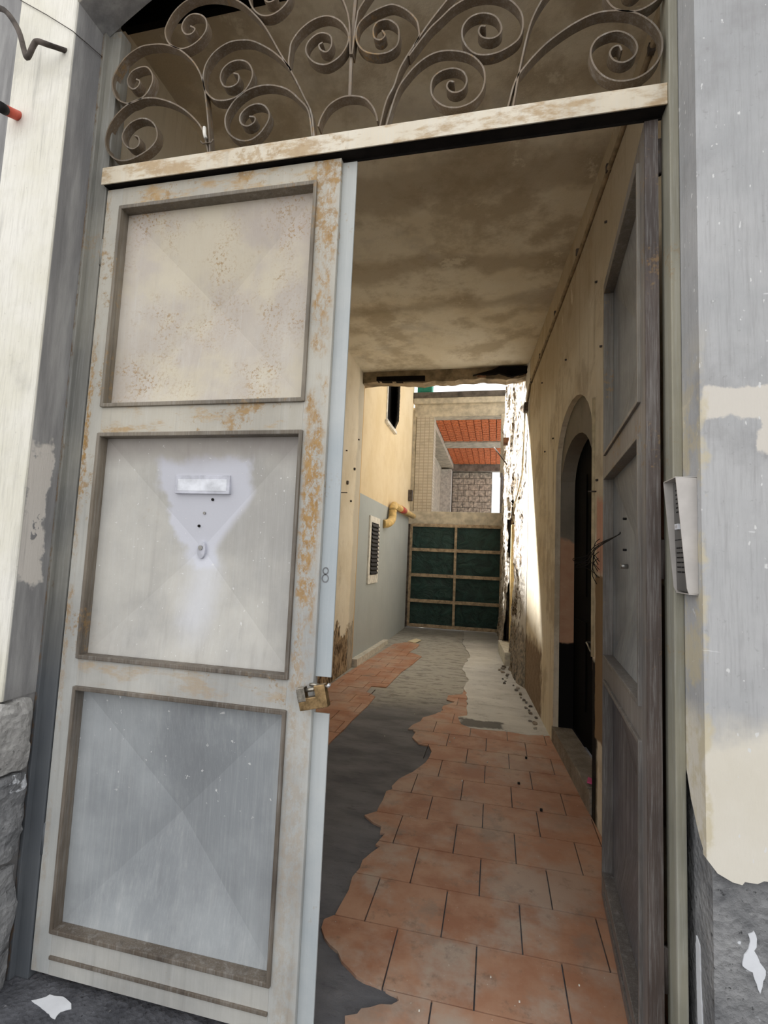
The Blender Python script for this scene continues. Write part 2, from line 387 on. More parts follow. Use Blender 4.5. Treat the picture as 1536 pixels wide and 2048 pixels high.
def lava(name, a, b, white=0.0, sc=1.0):
    m = M(name)
    n = m.noise(7 * sc, 9, 0.68); f = m.noise(60 * sc, 5, 0.7)
    col = m.mix(m.step(n, 0.3, 0.7), a, b)
    col = m.mix(m.step(f, 0.60, 0.70), col, tuple(v * 0.35 for v in a[:3]) + (1,))
    col = m.mix(m.mul(m.step(m.noise(40, 4, 0.6, off=(4, 4, 4)), 0.66, 0.74), 0.5), col, lin(170, 170, 168))
    if white: col = m.mix(m.step(m.noise(5, 5, 0.62, off=(9, 2, 5)), 0.655, 0.675), col, lin(214, 216, 220))
    pits = m.voro(55 * sc)
    return m.out(col, 0.9, m.add(m.add(n, m.mul(f, 0.6)), m.mul(pits, 0.5)), 0.7, 0.02, 0, 0.2)
m_lava = lava('lava_stone', lin(110, 111, 113), lin(158, 158, 158), 1.0)
m_lava_l = lava('lava_stone_pale', lin(150, 148, 145), lin(192, 190, 186), 0.0, 0.8)
m_pave = lava('lava_paving', lin(66, 67, 72), lin(104, 105, 110), 0.0)

m_asph = plain('asphalt', lin(84, 83, 82), 0.9)
def ex_ceil(m, col, bump):
    yb = m.jit(m.y, 1.3, 0.9)
    damp = m.mul(m.step(m.noise(1.6, 8, 0.66, off=(7, 0, 3)), 0.46, 0.62), 0.75)
    col = m.mix(damp, col, lin(178, 165, 140))
    for c0, wd in ((4.3, 0.16), (5.05, 0.10), (3.3, 0.2)):
        col = m.mix(m.mul(m.band(yb, c0 - wd, c0 + wd, 0.10), 0.55), col, lin(158, 144, 120))
    spots = m.step(m.noise(2.3, 9, 0.7, off=(1, 9, 2)), 0.60, 0.66)
    col = m.mix(m.mul(spots, 0.7), col, lin(232, 226, 208))
    grey = m.step(m.noise(1.1, 6, 0.6, off=(11, 3, 2)), 0.56, 0.68)
    col = m.mix(m.mul(grey, 0.6), col, lin(190, 184, 172))
    return col, m.add(bump, m.mul(spots, 0.4))
m_ceil = plaster('damp_ceiling_plaster', lin(222, 213, 192), lin(230, 224, 208), lin(178, 166, 142), ex_ceil, 0.0, dirt_amt=0.6)

def ex_wl(m, col, bump):
    zz = m.jit(m.z, 4.5, 0.75, 7)
    peel = m.step(zz, 0.62, 0.58)
    rub = m.mix(m.step(m.noise(14, 7, 0.72, st=(1, 1, 0.5)), 0.36, 0.64), lin(58, 44, 32), lin(176, 154, 124))
    col = m.mix(peel, col, rub)
    g = m.step(m.jit(m.y, 2.5, 0.25), 6.62, 6.70)
    col = m.mix(m.mul(g, 0.55), col, lin(176, 172, 160))
    col = m.mix(m.mul(m.step(m.y, 6.90, 6.91), m.step(m.z, 0.1, 0.3)), col, lin(196, 160, 104))
    return col, m.sub(m.add(bump, m.mul(m.mul(peel, m.noise(22, 6, 0.7)), 2.2)), m.mul(peel, 0.8))
m_wall_l = plaster('beige_plaster_left', lin(214, 204, 182), lin(224, 216, 198), lin(174, 162, 140), ex_wl, 0.3)

def ex_wr(m, col, bump):
    # painted grey ring inside the niche, salmon patch, tarred base beside the doorway
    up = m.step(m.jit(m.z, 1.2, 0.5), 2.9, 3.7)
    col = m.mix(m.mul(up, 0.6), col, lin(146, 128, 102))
    mot = m.step(m.noise(2.1, 9, 0.68, off=(6, 6, 1)), 0.48, 0.62)
    col = m.mix(m.mul(mot, 0.5), col, lin(158, 140, 112))
    flk = m.step(m.noise(4.5, 7, 0.66, st=(1, 1.6, 0.5), off=(2, 5, 9)), 0.62, 0.66)
    col = m.mix(m.mul(flk, 0.6), col, lin(220, 212, 194))
    tar = m.mul(m.step(m.jit(m.z, 6, 0.12), 0.99, 0.95), m.band(m.jit(m.y, 7, 0.08), 3.36, 3.8, 0.03))
    col = m.mix(m.mul(tar, m.step(m.noise(18, 6, 0.7), 0.24, 0.36)), col, lin(30, 27, 25))
    br = m.mul(m.band(m.jit(m.z, 8, 0.06), 0.5, 1.49, 0.01), m.step(m.jit(m.y, 9, 0.05), 3.42, 3.40))
    col = m.mix(br, col, lin(140, 116, 88))
    pk = m.mul(m.band(m.jit(m.z, 5, 0.2), 1.5, 1.98, 0.03), m.step(m.jit(m.y, 8, 0.04), 3.40, 3.37))
    col = m.mix(m.mul(pk, 0.8), col, lin(206, 150, 128))
    drip = m.step(m.noise(3, 6, 0.65, st=(1, 5, 0.25), off=(0, 2, 0)), 0.52, 0.72)
    col = m.mix(m.mul(drip, 0.5), col, lin(150, 132, 104))
    foot = m.mul(m.step(m.jit(m.z, 8, 0.3), 0.75, 0.6), m.step(m.jit(m.y, 6, 0.5), 5.35, 5.5))
    rub = m.mix(m.noise(16, 7, 0.7), lin(84, 64, 48), lin(170, 150, 126))
    col = m.mix(foot, col, rub)
    return col, m.add(bump, m.mul(foot, m.noise(22, 5, 0.7)))
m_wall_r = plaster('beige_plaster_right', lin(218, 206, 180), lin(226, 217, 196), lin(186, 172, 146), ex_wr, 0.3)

def ex_jamb(m, col, bump):
    zz = m.jit(m.z, 5, 0.22)
    col = m.mix(m.step(zz, 1.80, 1.76), col, m.mix(m.noise(12, 6), lin(178, 130, 104), lin(204, 170, 138)))
    col = m.mix(m.step(m.jit(m.z, 9, 0.06), 0.87, 0.85), col, lin(24, 22, 21))
    return col, bump
m_jamb = plaster('grey_niche_paint', lin(128, 121, 108), lin(144, 136, 122), lin(104, 98, 88), ex_jamb, 0.2)
m_wood_shade = plain('dark_wood_slot_shade', lin(26, 22, 19), 0.95, spec=0.05)  # timber colour, also the painted dark of the unlit roof slot
m_void = plain('black_paint', lin(7, 7, 7), 0.8, var=0.2, spec=0.05)
m_lint = plain('shadow_dark_plaster', lin(148, 132, 108), 0.95, var=0.25, sc=5)  # lintel plaster darkened to carry its shadow in the colour

def ex_court(m, col, bump):
    dado = m.step(m.jit(m.z, 30, 0.006), 2.478, 2.472)
    blue = m.mix(m.noise(2.2, 7, 0.6), lin(158, 165, 167), lin(176, 183, 183))
    blue = m.mix(m.mul(m.step(m.noise(2, 6, 0.65, st=(5, 5, 0.4)), 0.55, 0.8), 0.4), blue, lin(150, 150, 138))
    col = m.mix(dado, col, blue)
    return col, bump
m_court_l = plaster('cream_and_blue_render', lin(212, 194, 158), lin(220, 204, 172), lin(194, 174, 138), ex_court, 0.25, 0.2, 0.35)

def ex_stone(m, col, bump):
    rub = m.mix(m.step(m.noise(20, 7, 0.7), 0.36, 0.6), lin(30, 25, 22), lin(150, 134, 114))
    msk = m.step(m.noise(6, 9, 0.74, st=(1, 1, 0.5), off=(3, 3, 3)), 0.50, 0.54)
    msk = m.mul(msk, m.step(m.y, 6.75, 7.05))
    low = m.step(m.jit(m.z, 6, 0.5), 0.75, 0.6)
    col = m.mix(m.mx(msk, m.mul(low, 0.8)), col, rub)
    return col, m.sub(m.add(bump, m.mul(m.noise(30, 6, 0.7), 0.8)), m.mul(msk, 0.8))
m_stone = plaster('crumbling_white_render', lin(206, 201, 192), lin(222, 218, 210), lin(140, 130, 116), ex_stone, 0.3, 0.8)

def cement(name, a, b, stain, extra=None):
    m = M(name)
    n = m.noise(2.6, 8, 0.62, st=(0.7, 1.6, 1)); f = m.noise(50, 6, 0.7)
    col = m.mix(m.step(n, 0.32, 0.68), a, b)
    col = m.mix(m.mul(m.step(m.noise(8, 8, 0.72, st=(1, 3, 1)), 0.55, 0.7), 0.5), col, stain)
    col = m.mix(m.mul(m.step(f, 0.64, 0.72), 0.4), col, stain)
    if extra: col = extra(m, col)
    return m.out(col, 0.88, m.add(m.mul(n, 1.5), f), 0.45, 0.012, 0, 0.25)
def ex_trench(m, col):
    far = m.step(m.jit(m.y, 1.4, 1.6), 4.7, 6.2)
    pale = m.mix(m.noise(9, 8, 0.7, st=(1, 3, 1)), lin(146, 143, 134), lin(190, 187, 178))
    dk = m.step(m.noise(5, 9, 0.78, st=(0.8, 2.2, 1), off=(2, 0, 0)), 0.50, 0.58)
    pale = m.mix(m.mul(dk, 0.5), pale, lin(78, 74, 68))
    end = m.step(m.jit(m.y, 2, 1.2), 9.6, 10.8)
    pale = m.mix(m.mul(end, 0.6), pale, lin(66, 62, 56))
    return m.mix(far, col, pale)
m_cement = cement('dark_trench_cement', lin(98, 99, 103), lin(128, 128, 131), lin(66, 67, 70), ex_trench)
def ex_patch(m, col):
    sm = m.step(m.noise(4, 9, 0.76, st=(1, 1.8, 1), off=(6, 2, 0)), 0.52, 0.66)
    col = m.mix(m.mul(sm, 0.45), col, lin(128, 126, 122))
    wet = m.mul(m.band(m.jit(m.x, 5, 0.35), -0.34, 0.12, 0.02), m.band(m.jit(m.y, 6, 0.25), 4.93, 5.14, 0.02))
    col = m.mix(m.mul(wet, 0.85), col, lin(92, 90, 88))
    end = m.step(m.jit(m.y, 2, 1.6), 8.6, 10.6)
    return m.mix(m.mul(end, 0.7), col, lin(92, 88, 80))
m_patch = cement('pale_cement_patch', lin(196, 195, 190), lin(212, 211, 206), lin(140, 138, 134), ex_patch)

def tile_mat():
    m = M('terracotta_tile')
    oi = m.t.nodes.new('ShaderNodeObjectInfo'); rnd = oi.outputs['Random']
    n = m.noise(5, 7, 0.62); n2 = m.noise(2.2, 6, 0.6, off=(5, 2, 0))
    a = m.mix(rnd, lin(160, 108, 80), lin(178, 130, 102))
    col = m.mix(m.step(n, 0.35, 0.68), a, lin(188, 148, 122))
    near = m.mul(m.step(m.y, 3.4, 2.2), 1.0)
    col = m.mix(m.mul(m.step(n2, 0.46, 0.62), m.add(0.45, m.mul(near, 0.40))), col, lin(184, 170, 156))
    col = m.mix(m.mul(m.step(m.noise(9, 8, 0.72, off=(3, 3, 1)), 0.54, 0.70), 0.55), col, lin(104, 90, 80))
    col = m.mix(m.mul(m.step(m.noise(3.3, 8, 0.7, off=(8, 1, 1)), 0.55, 0.68), 0.55), col, lin(146, 132, 120))
    rgt = m.mul(m.step(m.jit(m.x, 2, 0.3), 0.18, 0.45), m.step(m.y, 4.6, 3.4))
    col = m.mix(m.mul(rgt, 0.30), col, lin(150, 102, 70))
    col = m.mix(m.mul(m.step(m.noise(90, 2, 0.5), 0.735, 0.76), 0.7), col, lin(222, 216, 206))
    return m.out(col, m.add(0.42, m.mul(n, 0.25)), m.add(n, m.mul(m.noise(80, 3), 0.2)), 0.12, 0.004, 0, 0.4)
m_tile = tile_mat()

# ------------------------------------------------------------------ setting: ground, floor, tiles
struct(box('street', (-30, 30, -30, -1.2, -0.4, -0.15), m_asph), 'grey asphalt street outside the gate', 'street')
struct(box('pavement', (-30, 30, -1.2, 1.70, -0.4, -0.03), m_pave), 'dark lava stone paving in front of the gate', 'pavement')
floor = struct(box('floor', (-2.6, 1.2, 1.70, 12.2, -0.25, -0.012), m_cement), 'dark cement trench floor of the passage', 'floor')

XW = lambda y: 0.866 - 0.07 * y if y < 9.3 else 0.215 - 0.021 * (y - 9.3)     # line of the right-hand wall

patch = [(-0.335, 6.30), (-0.285, 6.12), (-0.238, 5.252), (-0.322, 5.175), (-0.274, 4.956), (-0.193, 4.885), (0.117, 4.9), (0.333, 4.865),
         (0.535, 4.93), (XW(9.3) + 0.02, 9.3), (XW(11.4) + .02, 11.4), (-0.62, 11.4), (-0.55, 9.6), (-0.36, 8.5), (-0.42, 7.4), (-0.30, 6.8)]
prism('cement_patch', rough_line(patch + [patch[0]], 0.03, 0.08)[:-1], 'z', -0.012, 0.001, m_patch, floor)

right_zone = RB + [(0.64, 3.2), (0.74, 1.96), (0.535, 1.95), (0.535, 1.705), (-0.46, 1.705)]
left_zone = LB + [(-1.86, 7.0), (-1.90, 5.9), (-1.93, 3.2), (-1.6, 3.0), (-1.36, 3.5)]
TX, TY, J = 0.326, 0.3045, 0.0030
ntile = 0
for zone, y0r in ((right_zone, 0), (left_zone, 1)):
    if area(zone) < 0: zone = zone[::-1]
    for r in range(-1, 26):
        ya = 1.915 + TY * r; yb = ya + TY
        off = -0.0365 if r % 2 == 0 else 0.1435
        for k in range(-7, 3):
            xa = off + TX * k; xb = xa + TX
            p = clip_rect(zone, xa + J, xb - J, ya + J, yb - J)
            if p and abs(area(p)) > 0.0012:
                dz = random.uniform(-0.0012, 0.0012)
                prism('tile', p, 'z', -0.0115, 0.0 + dz, m_tile, floor)
                ntile += 1

# ------------------------------------------------------------------ setting: front wall
wl = struct(box('wall_front_left', (-7, -1.694, 1.53, 1.71, -0.2, 22.0), m_pier_l), 'limewashed wall left of the gate', 'wall')
prism('pilaster', [(-1.975, 0.98), (-1.69, 0.98), (-1.69, 22.0), (-1.975, 22.0)], 'y', 1.482, 1.632, m_pier_l, wl, bevel=0.006)
# rough lava quoins under the pilaster
random.seed(3)
def stone(name, b, mat, parent, amp=0.02, seed=0, cuts=7, rnd=0.2):
    bm = bmesh.new()
    bmesh.ops.create_cube(bm, size=1)
    bmesh.ops.subdivide_edges(bm, edges=bm.edges[:], cuts=cuts, use_grid_fill=True)
    x0, x1, y0, y1, z0, z1 = b
    c_ = Vector(((x0 + x1) / 2, (y0 + y1) / 2, (z0 + z1) / 2)); d = Vector((x1 - x0, y1 - y0, z1 - z0))
    vs = []
    for v in bm.verts:
        q = Vector((v.co.x, v.co.y, v.co.z))
        rr = max(abs(q.x), abs(q.y), abs(q.z)); ln = q.length
        q = q * (1 - rnd * (ln / rr - 1))
        p = c_ + Vector((q.x * d.x, q.y * d.y, q.z * d.z))
        nz = mnoise.noise_vector(p * 11 + Vector((seed, 0, 0))) * amp + mnoise.noise_vector(p * 30 + Vector((seed, 5, 0))) * amp * 0.4
        vs.append(p + nz)
    fs = [tuple(v.index for v in f.verts) for f in bm.faces]
    bm.free()
    return mesh(name, vs, fs, mat, parent, smooth=False)
for i, (za, zb) in enumerate(((0.72, 0.985), (0.40, 0.715), (0.10, 0.395), (-0.2, 0.095))):
    stone('stone', (-2.02, -1.665 + 0.008 * (i % 2), 1.465 + 0.01 * (i % 2), 1.60, za, zb), m_lava_l if i == 0 else m_lava, wl, 0.018, i * 3.1, 12, 0.10)

wr = struct(box('wall_front_right', (0.556, 7, 1.496, 1.71, -0.2, 22.0), m_lava), 'lava stone wall right of the gate under grey limewash', 'wall')
front_edge = rough_line([(0.536, 0.83), (0.56, 0.80), (0.62, 0.79), (0.68, 0.80), (0.80, 0.78), (1.2, 0.80), (3, 0.8), (7, 0.8)], 0.02, 0.02)
rev_edge = rough_line([(1.476, 0.83), (1.50, 0.845), (1.54, 0.885), (1.575, 0.93), (1.60, 0.985), (1.63, 1.04)], 0.006, 0.02)
mb = MB()
v, f = prismv(front_edge + [(7, 22.0), (0.536, 22.0)], 'y', 1.476, 1.4965); mb.add(v, f)
mb.build('plaster', m_pier_r, wr)
mb = MB()
rev_edge[0] = (1.4966, rev_edge[0][1])
rev_edge = [rev_edge[0]] + [q for q in rev_edge[1:] if q[0] > 1.4975]
v, f = prismv(rev_edge + [(1.63, 22.0), (1.4966, 22.0)], 'x', 0.536, 0.557); mb.add(v, f)
mb.build('plaster', m_pier_r, wr)
arch = [(-1.69 + 2.23 * k / 24, 3.73 + 0.42 * (1 - ((k - 12) / 12) ** 2)) for k in range(25)]
hd = struct(prism('wall_front_head', [(-1.69, 22.0)] + arch + [(0.54, 22.0)], 'y', 1.482, 1.638, m_pier_l), 'segmental arch head above the gate', 'wall')

# ------------------------------------------------------------------ setting: passage
struct(box('ceiling', (-2.3, 1.3, 2.0, 6.93, 4.22, 4.85), m_ceil), 'stained plaster ceiling of the passage', 'ceiling')
struct(box('roof', (-7, 7, 1.64, 6.95, 4.82, 22.0), m_wood_shade), 'unseen upper storeys over the passage, raised to shade the street', 'roof')  # unseen mass raised to shade the street; near-black underside paints the slot dark
struct(box('trim_2', (-2.3, 0.8, 1.965, 1.998, 4.21, 4.82), m_wood_shade), 'near-black board added for the shade at the front edge of the ceiling', 'lining')  # added board, painted near-black so the slot reads as unlit
struct(box('trim_3', (-1.934, -1.915, 1.715, 1.964, 4.19, 4.82), m_wood_shade), 'near-black board added for the shade at the left end of the roof slot', 'lining')  # added side board, slot shade put into its colour
struct(box('wall_left', (-2.3, -1.932, 1.711, 6.93, -0.2, 4.85), m_wall_l), 'beige passage wall with flaking base', 'wall')

def rw(s_, d, z):            # right wall frame: s along y, d into the wall
    return (XW(s_) + d, s_, z)
def arch_notch(a, b, spr, apex, n=14):
    c_ = (a + b) / 2; hw = (b - a) / 2
    return [(c_ + hw * math.cos(math.pi * k / n), spr + (apex - spr) * math.sin(math.pi * k / n) ** 0.9) for k in range(n + 1)]
def wall_poly(s0, s1, z1, a, b, spr, apex, z0=-0.2):
    p = [(s0, z0), (a, z0)] + [q for q in reversed(arch_notch(a, b, spr, apex))] + [(b, z0), (s1, z0), (s1, z1), (s0, z1)]
    return p
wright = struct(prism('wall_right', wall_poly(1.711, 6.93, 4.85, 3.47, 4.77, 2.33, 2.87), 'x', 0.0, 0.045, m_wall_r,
                      fn=lambda d, s_, z: rw(s_, d, z)), 'beige passage wall with an arched side doorway', 'wall')
prism('niche_back', wall_poly(1.711, 6.93, 4.85, 3.66, 4.765, 2.20, 2.60), 'x', 0.047, 0.36, m_jamb, wright, fn=lambda d, s_, z: rw(s_, d, z))

# broken lintel at the courtyard end
lint = rough_line([(-1.96, 4.05), (-1.70, 4.075), (-1.05, 4.03), (-0.88, 4.06), (-0.6, 4.045), (-0.2, 4.075), (0.1, 4.03), (0.2, 4.05), (0.40, 4.09)], 0.02, 0.05, 2)
lt = struct(prism('trim_1', lint + [(0.45, 4.85), (-1.96, 4.85)], 'y', 6.80, 7.0, m_lint), 'broken plaster lintel at the courtyard end', 'lintel')
prism('timber', rough_line([(-1.72, 4.075), (-1.4, 4.06), (-1.02, 4.055)], 0.01, 0.05) + [(-1.02, 4.125), (-1.72, 4.135)], 'y', 6.76, 6.86, m_wood_shade, lt)
prism('timber', rough_line([(-0.35, 4.10), (0.0, 4.12), (0.18, 4.06), (0.34, 4.10), (0.43, 4.12)], 0.015, 0.05) + [(0.40, 4.20), (0.0, 4.205), (-0.1, 4.16)], 'y', 6.74, 6.85, m_wood_shade, lt)  # near-black piece painting the dark of the broken hole
m_brickred = plain('broken_brick', lin(150, 112, 84), 0.9, var=0.25)
for i, (x, z) in enumerate(((-0.55, 4.06), (-0.30, 4.075), (0.14, 4.06), (0.24, 4.09), (-0.8, 4.06))):
    stone('brick', (x, x + 0.13, 6.78, 6.88, z, z + 0.07), m_brickred if i % 2 else m_lint, lt, 0.012, i * 2.3, 4)

# ------------------------------------------------------------------ setting: courtyard
wcl = struct(box('wall_courtyard_left', (-7, -1.95, 6.935, 11.25, -0.2, 6.7), m_court_l), 'cream rendered house wall with grey-blue base', 'wall')
box('unseen_sun_stop', (-7, -2.06, 11.25, 12.0, -0.2, 6.7), m_court_l, wcl)  # added unseen mass that keeps sun off the floor by the gate
m_white = plain('white_stone', lin(206, 202, 190), 0.8)
bb = struct(prism('baseboard_left', [(6.94, -0.01), (9.05, -0.01), (9.05, 0.06), (6.94, 0.10)], 'x', -1.952, -1.86, m_white), 'pale cement skirting along the blue wall', 'skirting')

# rough right wall of the courtyard: backing with an arched alcove, skin of displaced render
ALC = (7.95, 8.95, 2.15, 2.55)
wcr = struct(prism('wall_courtyard_right', wall_poly(6.93, 9.3, 6.0, *ALC), 'x', 0.03, 0.6, m_stone, fn=lambda d, s_, z: rw(s_, d, z)),
             'crumbling white rendered stone wall in sunlight', 'wall')
prism('wall_run', [(9.3, -0.2), (11.51, -0.2), (11.51, 6.0), (9.3, 6.0)], 'x', 0.02, 0.6, m_stone, wcr, fn=lambda d, s_, z: rw(s_, d, z))
vs = []; fs = []; NS, NZ = 110, 130
def inside_alc(s_, z):
    a, b, spr, apex = ALC
    c_ = (a + b) / 2; hw = (b - a) / 2 + 0.02
    if abs(s_ - c_) > hw: return False
    return z < spr + (apex - spr) * math.sqrt(max(0, 1 - ((s_ - c_) / hw) ** 2)) + 0.02
for i in range(NS + 1):
    s_ = 6.60 + 4.9 * i / NS
    for k in range(NZ + 1):
        z = -0.02 + 5.2 * k / NZ
        p = Vector((0, s_ * 1.0, z))
        d = 0.030 * mnoise.fractal(p * 3.2, 0.9, 2.1, 5) + 0.020 * abs(mnoise.noise(p * 11))
        chip = mnoise.noise(Vector((3.3, s_ * 2.1, z * 1.2)))
        d += -0.035 if chip > 0.12 and s_ > 6.95 else 0
        ramp_ = min(1.0, max(0.0, (s_ - 6.60) / 0.3))
        batt = 0.06 * max(0, 1 - z / 0.9) * ramp_
        vs.append((XW(s_) - 0.004 - max(-0.02, (0.02 + d)) * ramp_ - batt, s_, z))
for i in range(NS):
    for k in range(NZ):
        s_ = 6.60 + 4.9 * (i + .5) / NS; z = -0.02 + 5.2 * (k + .5) / NZ
        if inside_alc(s_, z): continue
        a = i * (NZ + 1) + k
        fs.append((a, a + NZ + 1, a + NZ + 2, a + 1))
mesh('render_skin', vs, fs, m_stone, wcr, recalc=False)
m_cream = plain('cream_paint', lin(206, 186, 142), 0.7)
box('alcove_back', (0.22, 0.26, 7.85, 9.05, -0.1, 2.7), m_cream, wcr, fn=lambda d, s_, z: rw(s_, d, z))

# ------------------------------------------------------------------ gate: frame with fan grille
RUST = (lin(112, 72, 40), lin(178, 132, 80))
def ex_beam(m, col):
    pat = m.step(m.noise(5, 7, 0.68, st=(1, 1, 2.5), off=(2, 4, 4)), 0.46, 0.60)
    return m.mix(m.mul(pat, 0.8), col, m.mix(m.noise(30, 5, 0.7), lin(150, 116, 74), lin(190, 164, 122)))
m_beam = gate_paint('cream_rusty_beam', lin(222, 210, 188), lin(236, 228, 212), 0.35, 0.2, warm=0.3, extra=ex_beam)
def ex_post(m, col):
    col = m.mix(m.mul(m.step(m.jit(m.z, 2, 0.5), 1.5, 0.9), 0.8), col, lin(78, 84, 92))
    e = m.band(m.jit(m.x, 20, 0.04), -1.70, -1.684, 0.004)
    e = m.mul(e, m.step(m.noise(6, 6, 0.7, st=(1, 1, 0.4), off=(4, 8, 1)), 0.36, 0.5))
    e = m.mul(e, m.step(m.noise(50, 7, 0.75, st=(1, 1, 0.5)), 0.42, 0.56))
    return m.mix(m.mul(e, 0.8), col, m.mix(m.noise(40, 5, 0.7), lin(84, 64, 48), lin(140, 112, 80)))
m_post = gate_paint('grey_rusty_post', lin(112, 113, 111), lin(138, 137, 130), 0.22, 0.4, dark=lin(80, 78, 76), warm=0.12, zlo=0.6, zhi=3.2, extra=ex_post)
m_post_r = gate_paint('olive_grey_post', lin(138, 136, 122), lin(160, 156, 138), 0.25, 0.4, dark=lin(96, 94, 88), warm=0.1)
m_iron = gate_paint('dark_wrought_iron', lin(92, 78, 62), lin(122, 104, 84), 0.4, 0.4, dark=lin(56, 48, 40), warm=0.05)

gf = thing('gateway', 'steel gate frame with cream crossbeam and fan of iron scrolls above', 'gate frame', (-0.56, 1.65, -0.02))
box('post', (-1.690, -1.618, 1.640, 1.70, -0.03, 3.76), m_post, gf, bevel=0.004)
box('post_lip', (-1.692, -1.676, 1.618, 1.66, -0.03, 3.74), m_post, gf, bevel=0.003)
box('post', (0.508, 0.5355, 1.605, 1.69, -0.03, 3.76), m_post_r, gf, bevel=0.004)
m_beam_shade = plain('beam_hollow_shade', lin(30, 26, 23), 0.95, var=0.2)  # near-black paint for the shade under the hollow beam
box('crossbeam', (-1.622, 0.507, 1.615, 1.620, 3.032, 3.106), m_beam, gf, bevel=0.001)
box('beam_top', (-1.622, 0.507, 1.620, 1.678, 3.101, 3.106), m_beam, gf)
box('beam_back', (-1.622, 0.507, 1.673, 1.678, 3.032, 3.101), m_beam_shade, gf)
box('beam_shade_plate', (-1.620, 0.505, 1.6205, 1.6725, 3.038, 3.046), m_beam_shade, gf)  # added plate, shade of the open channel put into its colour
xm = -1.106
mirror = lambda pts: [(round(xm - x, 3), z) for x, z in pts]
G = dict(GRILLE)
G['R2'] = mirror(G['L2']); G['R4'] = G['R4'][:-1] + mirror(G['L4'])[6:]; G['R8'] = G['R8'][:-1] + mirror(G['L8'])[3:]
for k in ('L1', 'L2', 'L4', 'L5', 'L6', 'L7', 'L8', 'R1', 'R2', 'R4', 'R5', 'R6', 'R7', 'R8'):
    pts = G[k]
    if k not in ('L6', 'L7', 'R6', 'R7', 'L8', 'R8'):
        pts = [(pts[0][0], 3.10)] + pts[1:] if pts[0][1] < 3.2 else pts
    ribbon('scroll', pts, 0.0058, 1.622, 1.658, m_iron, gf, 5)
ribbon('arc', G['arc'], 0.0058, 1.622, 1.658, m_iron, gf, 5)
ribbon('spindle', G['spindle'] + [(-0.56, 4.12)], 0.012, 1.634, 1.648, m_iron, gf, 2)

ins = thing('wire_insulator', 'small white insulator with two metal prongs at the foot of the scrolls', 'insulator', (-1.145, 1.63, 3.12))
tube('knob', catmull([(-1.150, 1.615, 3.165), (-1.154, 1.612, 3.18), (-1.157, 1.612, 3.20), (-1.159, 1.614, 3.212)], 4), 0.007, plain('white_ceramic', lin(232, 228, 218), 0.4), ins, 8)
for dx in (-0.022, 0.018):
    tube('prong', [(-1.140, 1.62, 3.150), (-1.140 + dx, 1.615, 3.145), (-1.140 + dx * 1.4, 1.613, 3.155)], 0.003, m_iron, ins, 6)

# ------------------------------------------------------------------ gate leaves
def ex_stile(m, col):
    # rust creeping from the sheet edges
    e1 = m.band(m.jit(m.x, 22, 0.05), -1.612, -1.588, 0.006)
    e2 = m.band(m.jit(m.x, 22, 0.05), -0.672, -0.600, 0.012)
    up = m.add(0.25, m.mul(m.step(m.z, 0.7, 1.6), 0.75))
    br = m.step(m.noise(7, 6, 0.7, st=(1, 1, 0.45), off=(8, 1, 1)), 0.38, 0.54)
    sp = m.step(m.noise(60, 7, 0.75, st=(1, 1, 0.6)), 0.40, 0.56)
    return m.mix(m.mul(m.mul(m.mul(m.mx(e1, e2), br), sp), up), col, m.mix(m.noise(40, 5, 0.7), lin(128, 94, 52), lin(190, 154, 98)))
m_stile = gate_paint('grey_cream_stile', lin(164, 166, 165), lin(188, 188, 183), 0.48, 0.35, dark=lin(120, 116, 112), warm=0.4, extra=ex_stile)
def ex_rail(m, col):
    b = m.step(m.noise(6, 7, 0.7, st=(0.8, 1, 2.2), off=(3, 9, 1)), 0.50, 0.64)
    b = m.mul(b, m.step(m.z, 0.6, 1.5))
    return m.mix(m.mul(b, 0.8), col, m.mix(m.noise(40, 5, 0.7), lin(150, 116, 70), lin(194, 164, 114)))
m_rail = gate_paint('grey_cream_rail', lin(164, 164, 161), lin(188, 186, 179), 0.5, 0.4, dark=lin(120, 116, 112), warm=0.5, extra=ex_rail)
m_bead = gate_paint('bead_shadow_tone', lin(84, 74, 64), lin(118, 108, 96), 0.35, 0.6, dark=lin(50, 45, 42), warm=0.2)  # beads darkened to paint the shadow lines round the panels
m_strip = gate_paint('pale_blue_strip', lin(172, 180, 184), lin(192, 196, 196), 0.35, 0.15, dark=lin(150, 152, 154), warm=0.25, zlo=1.8, zhi=3.0)

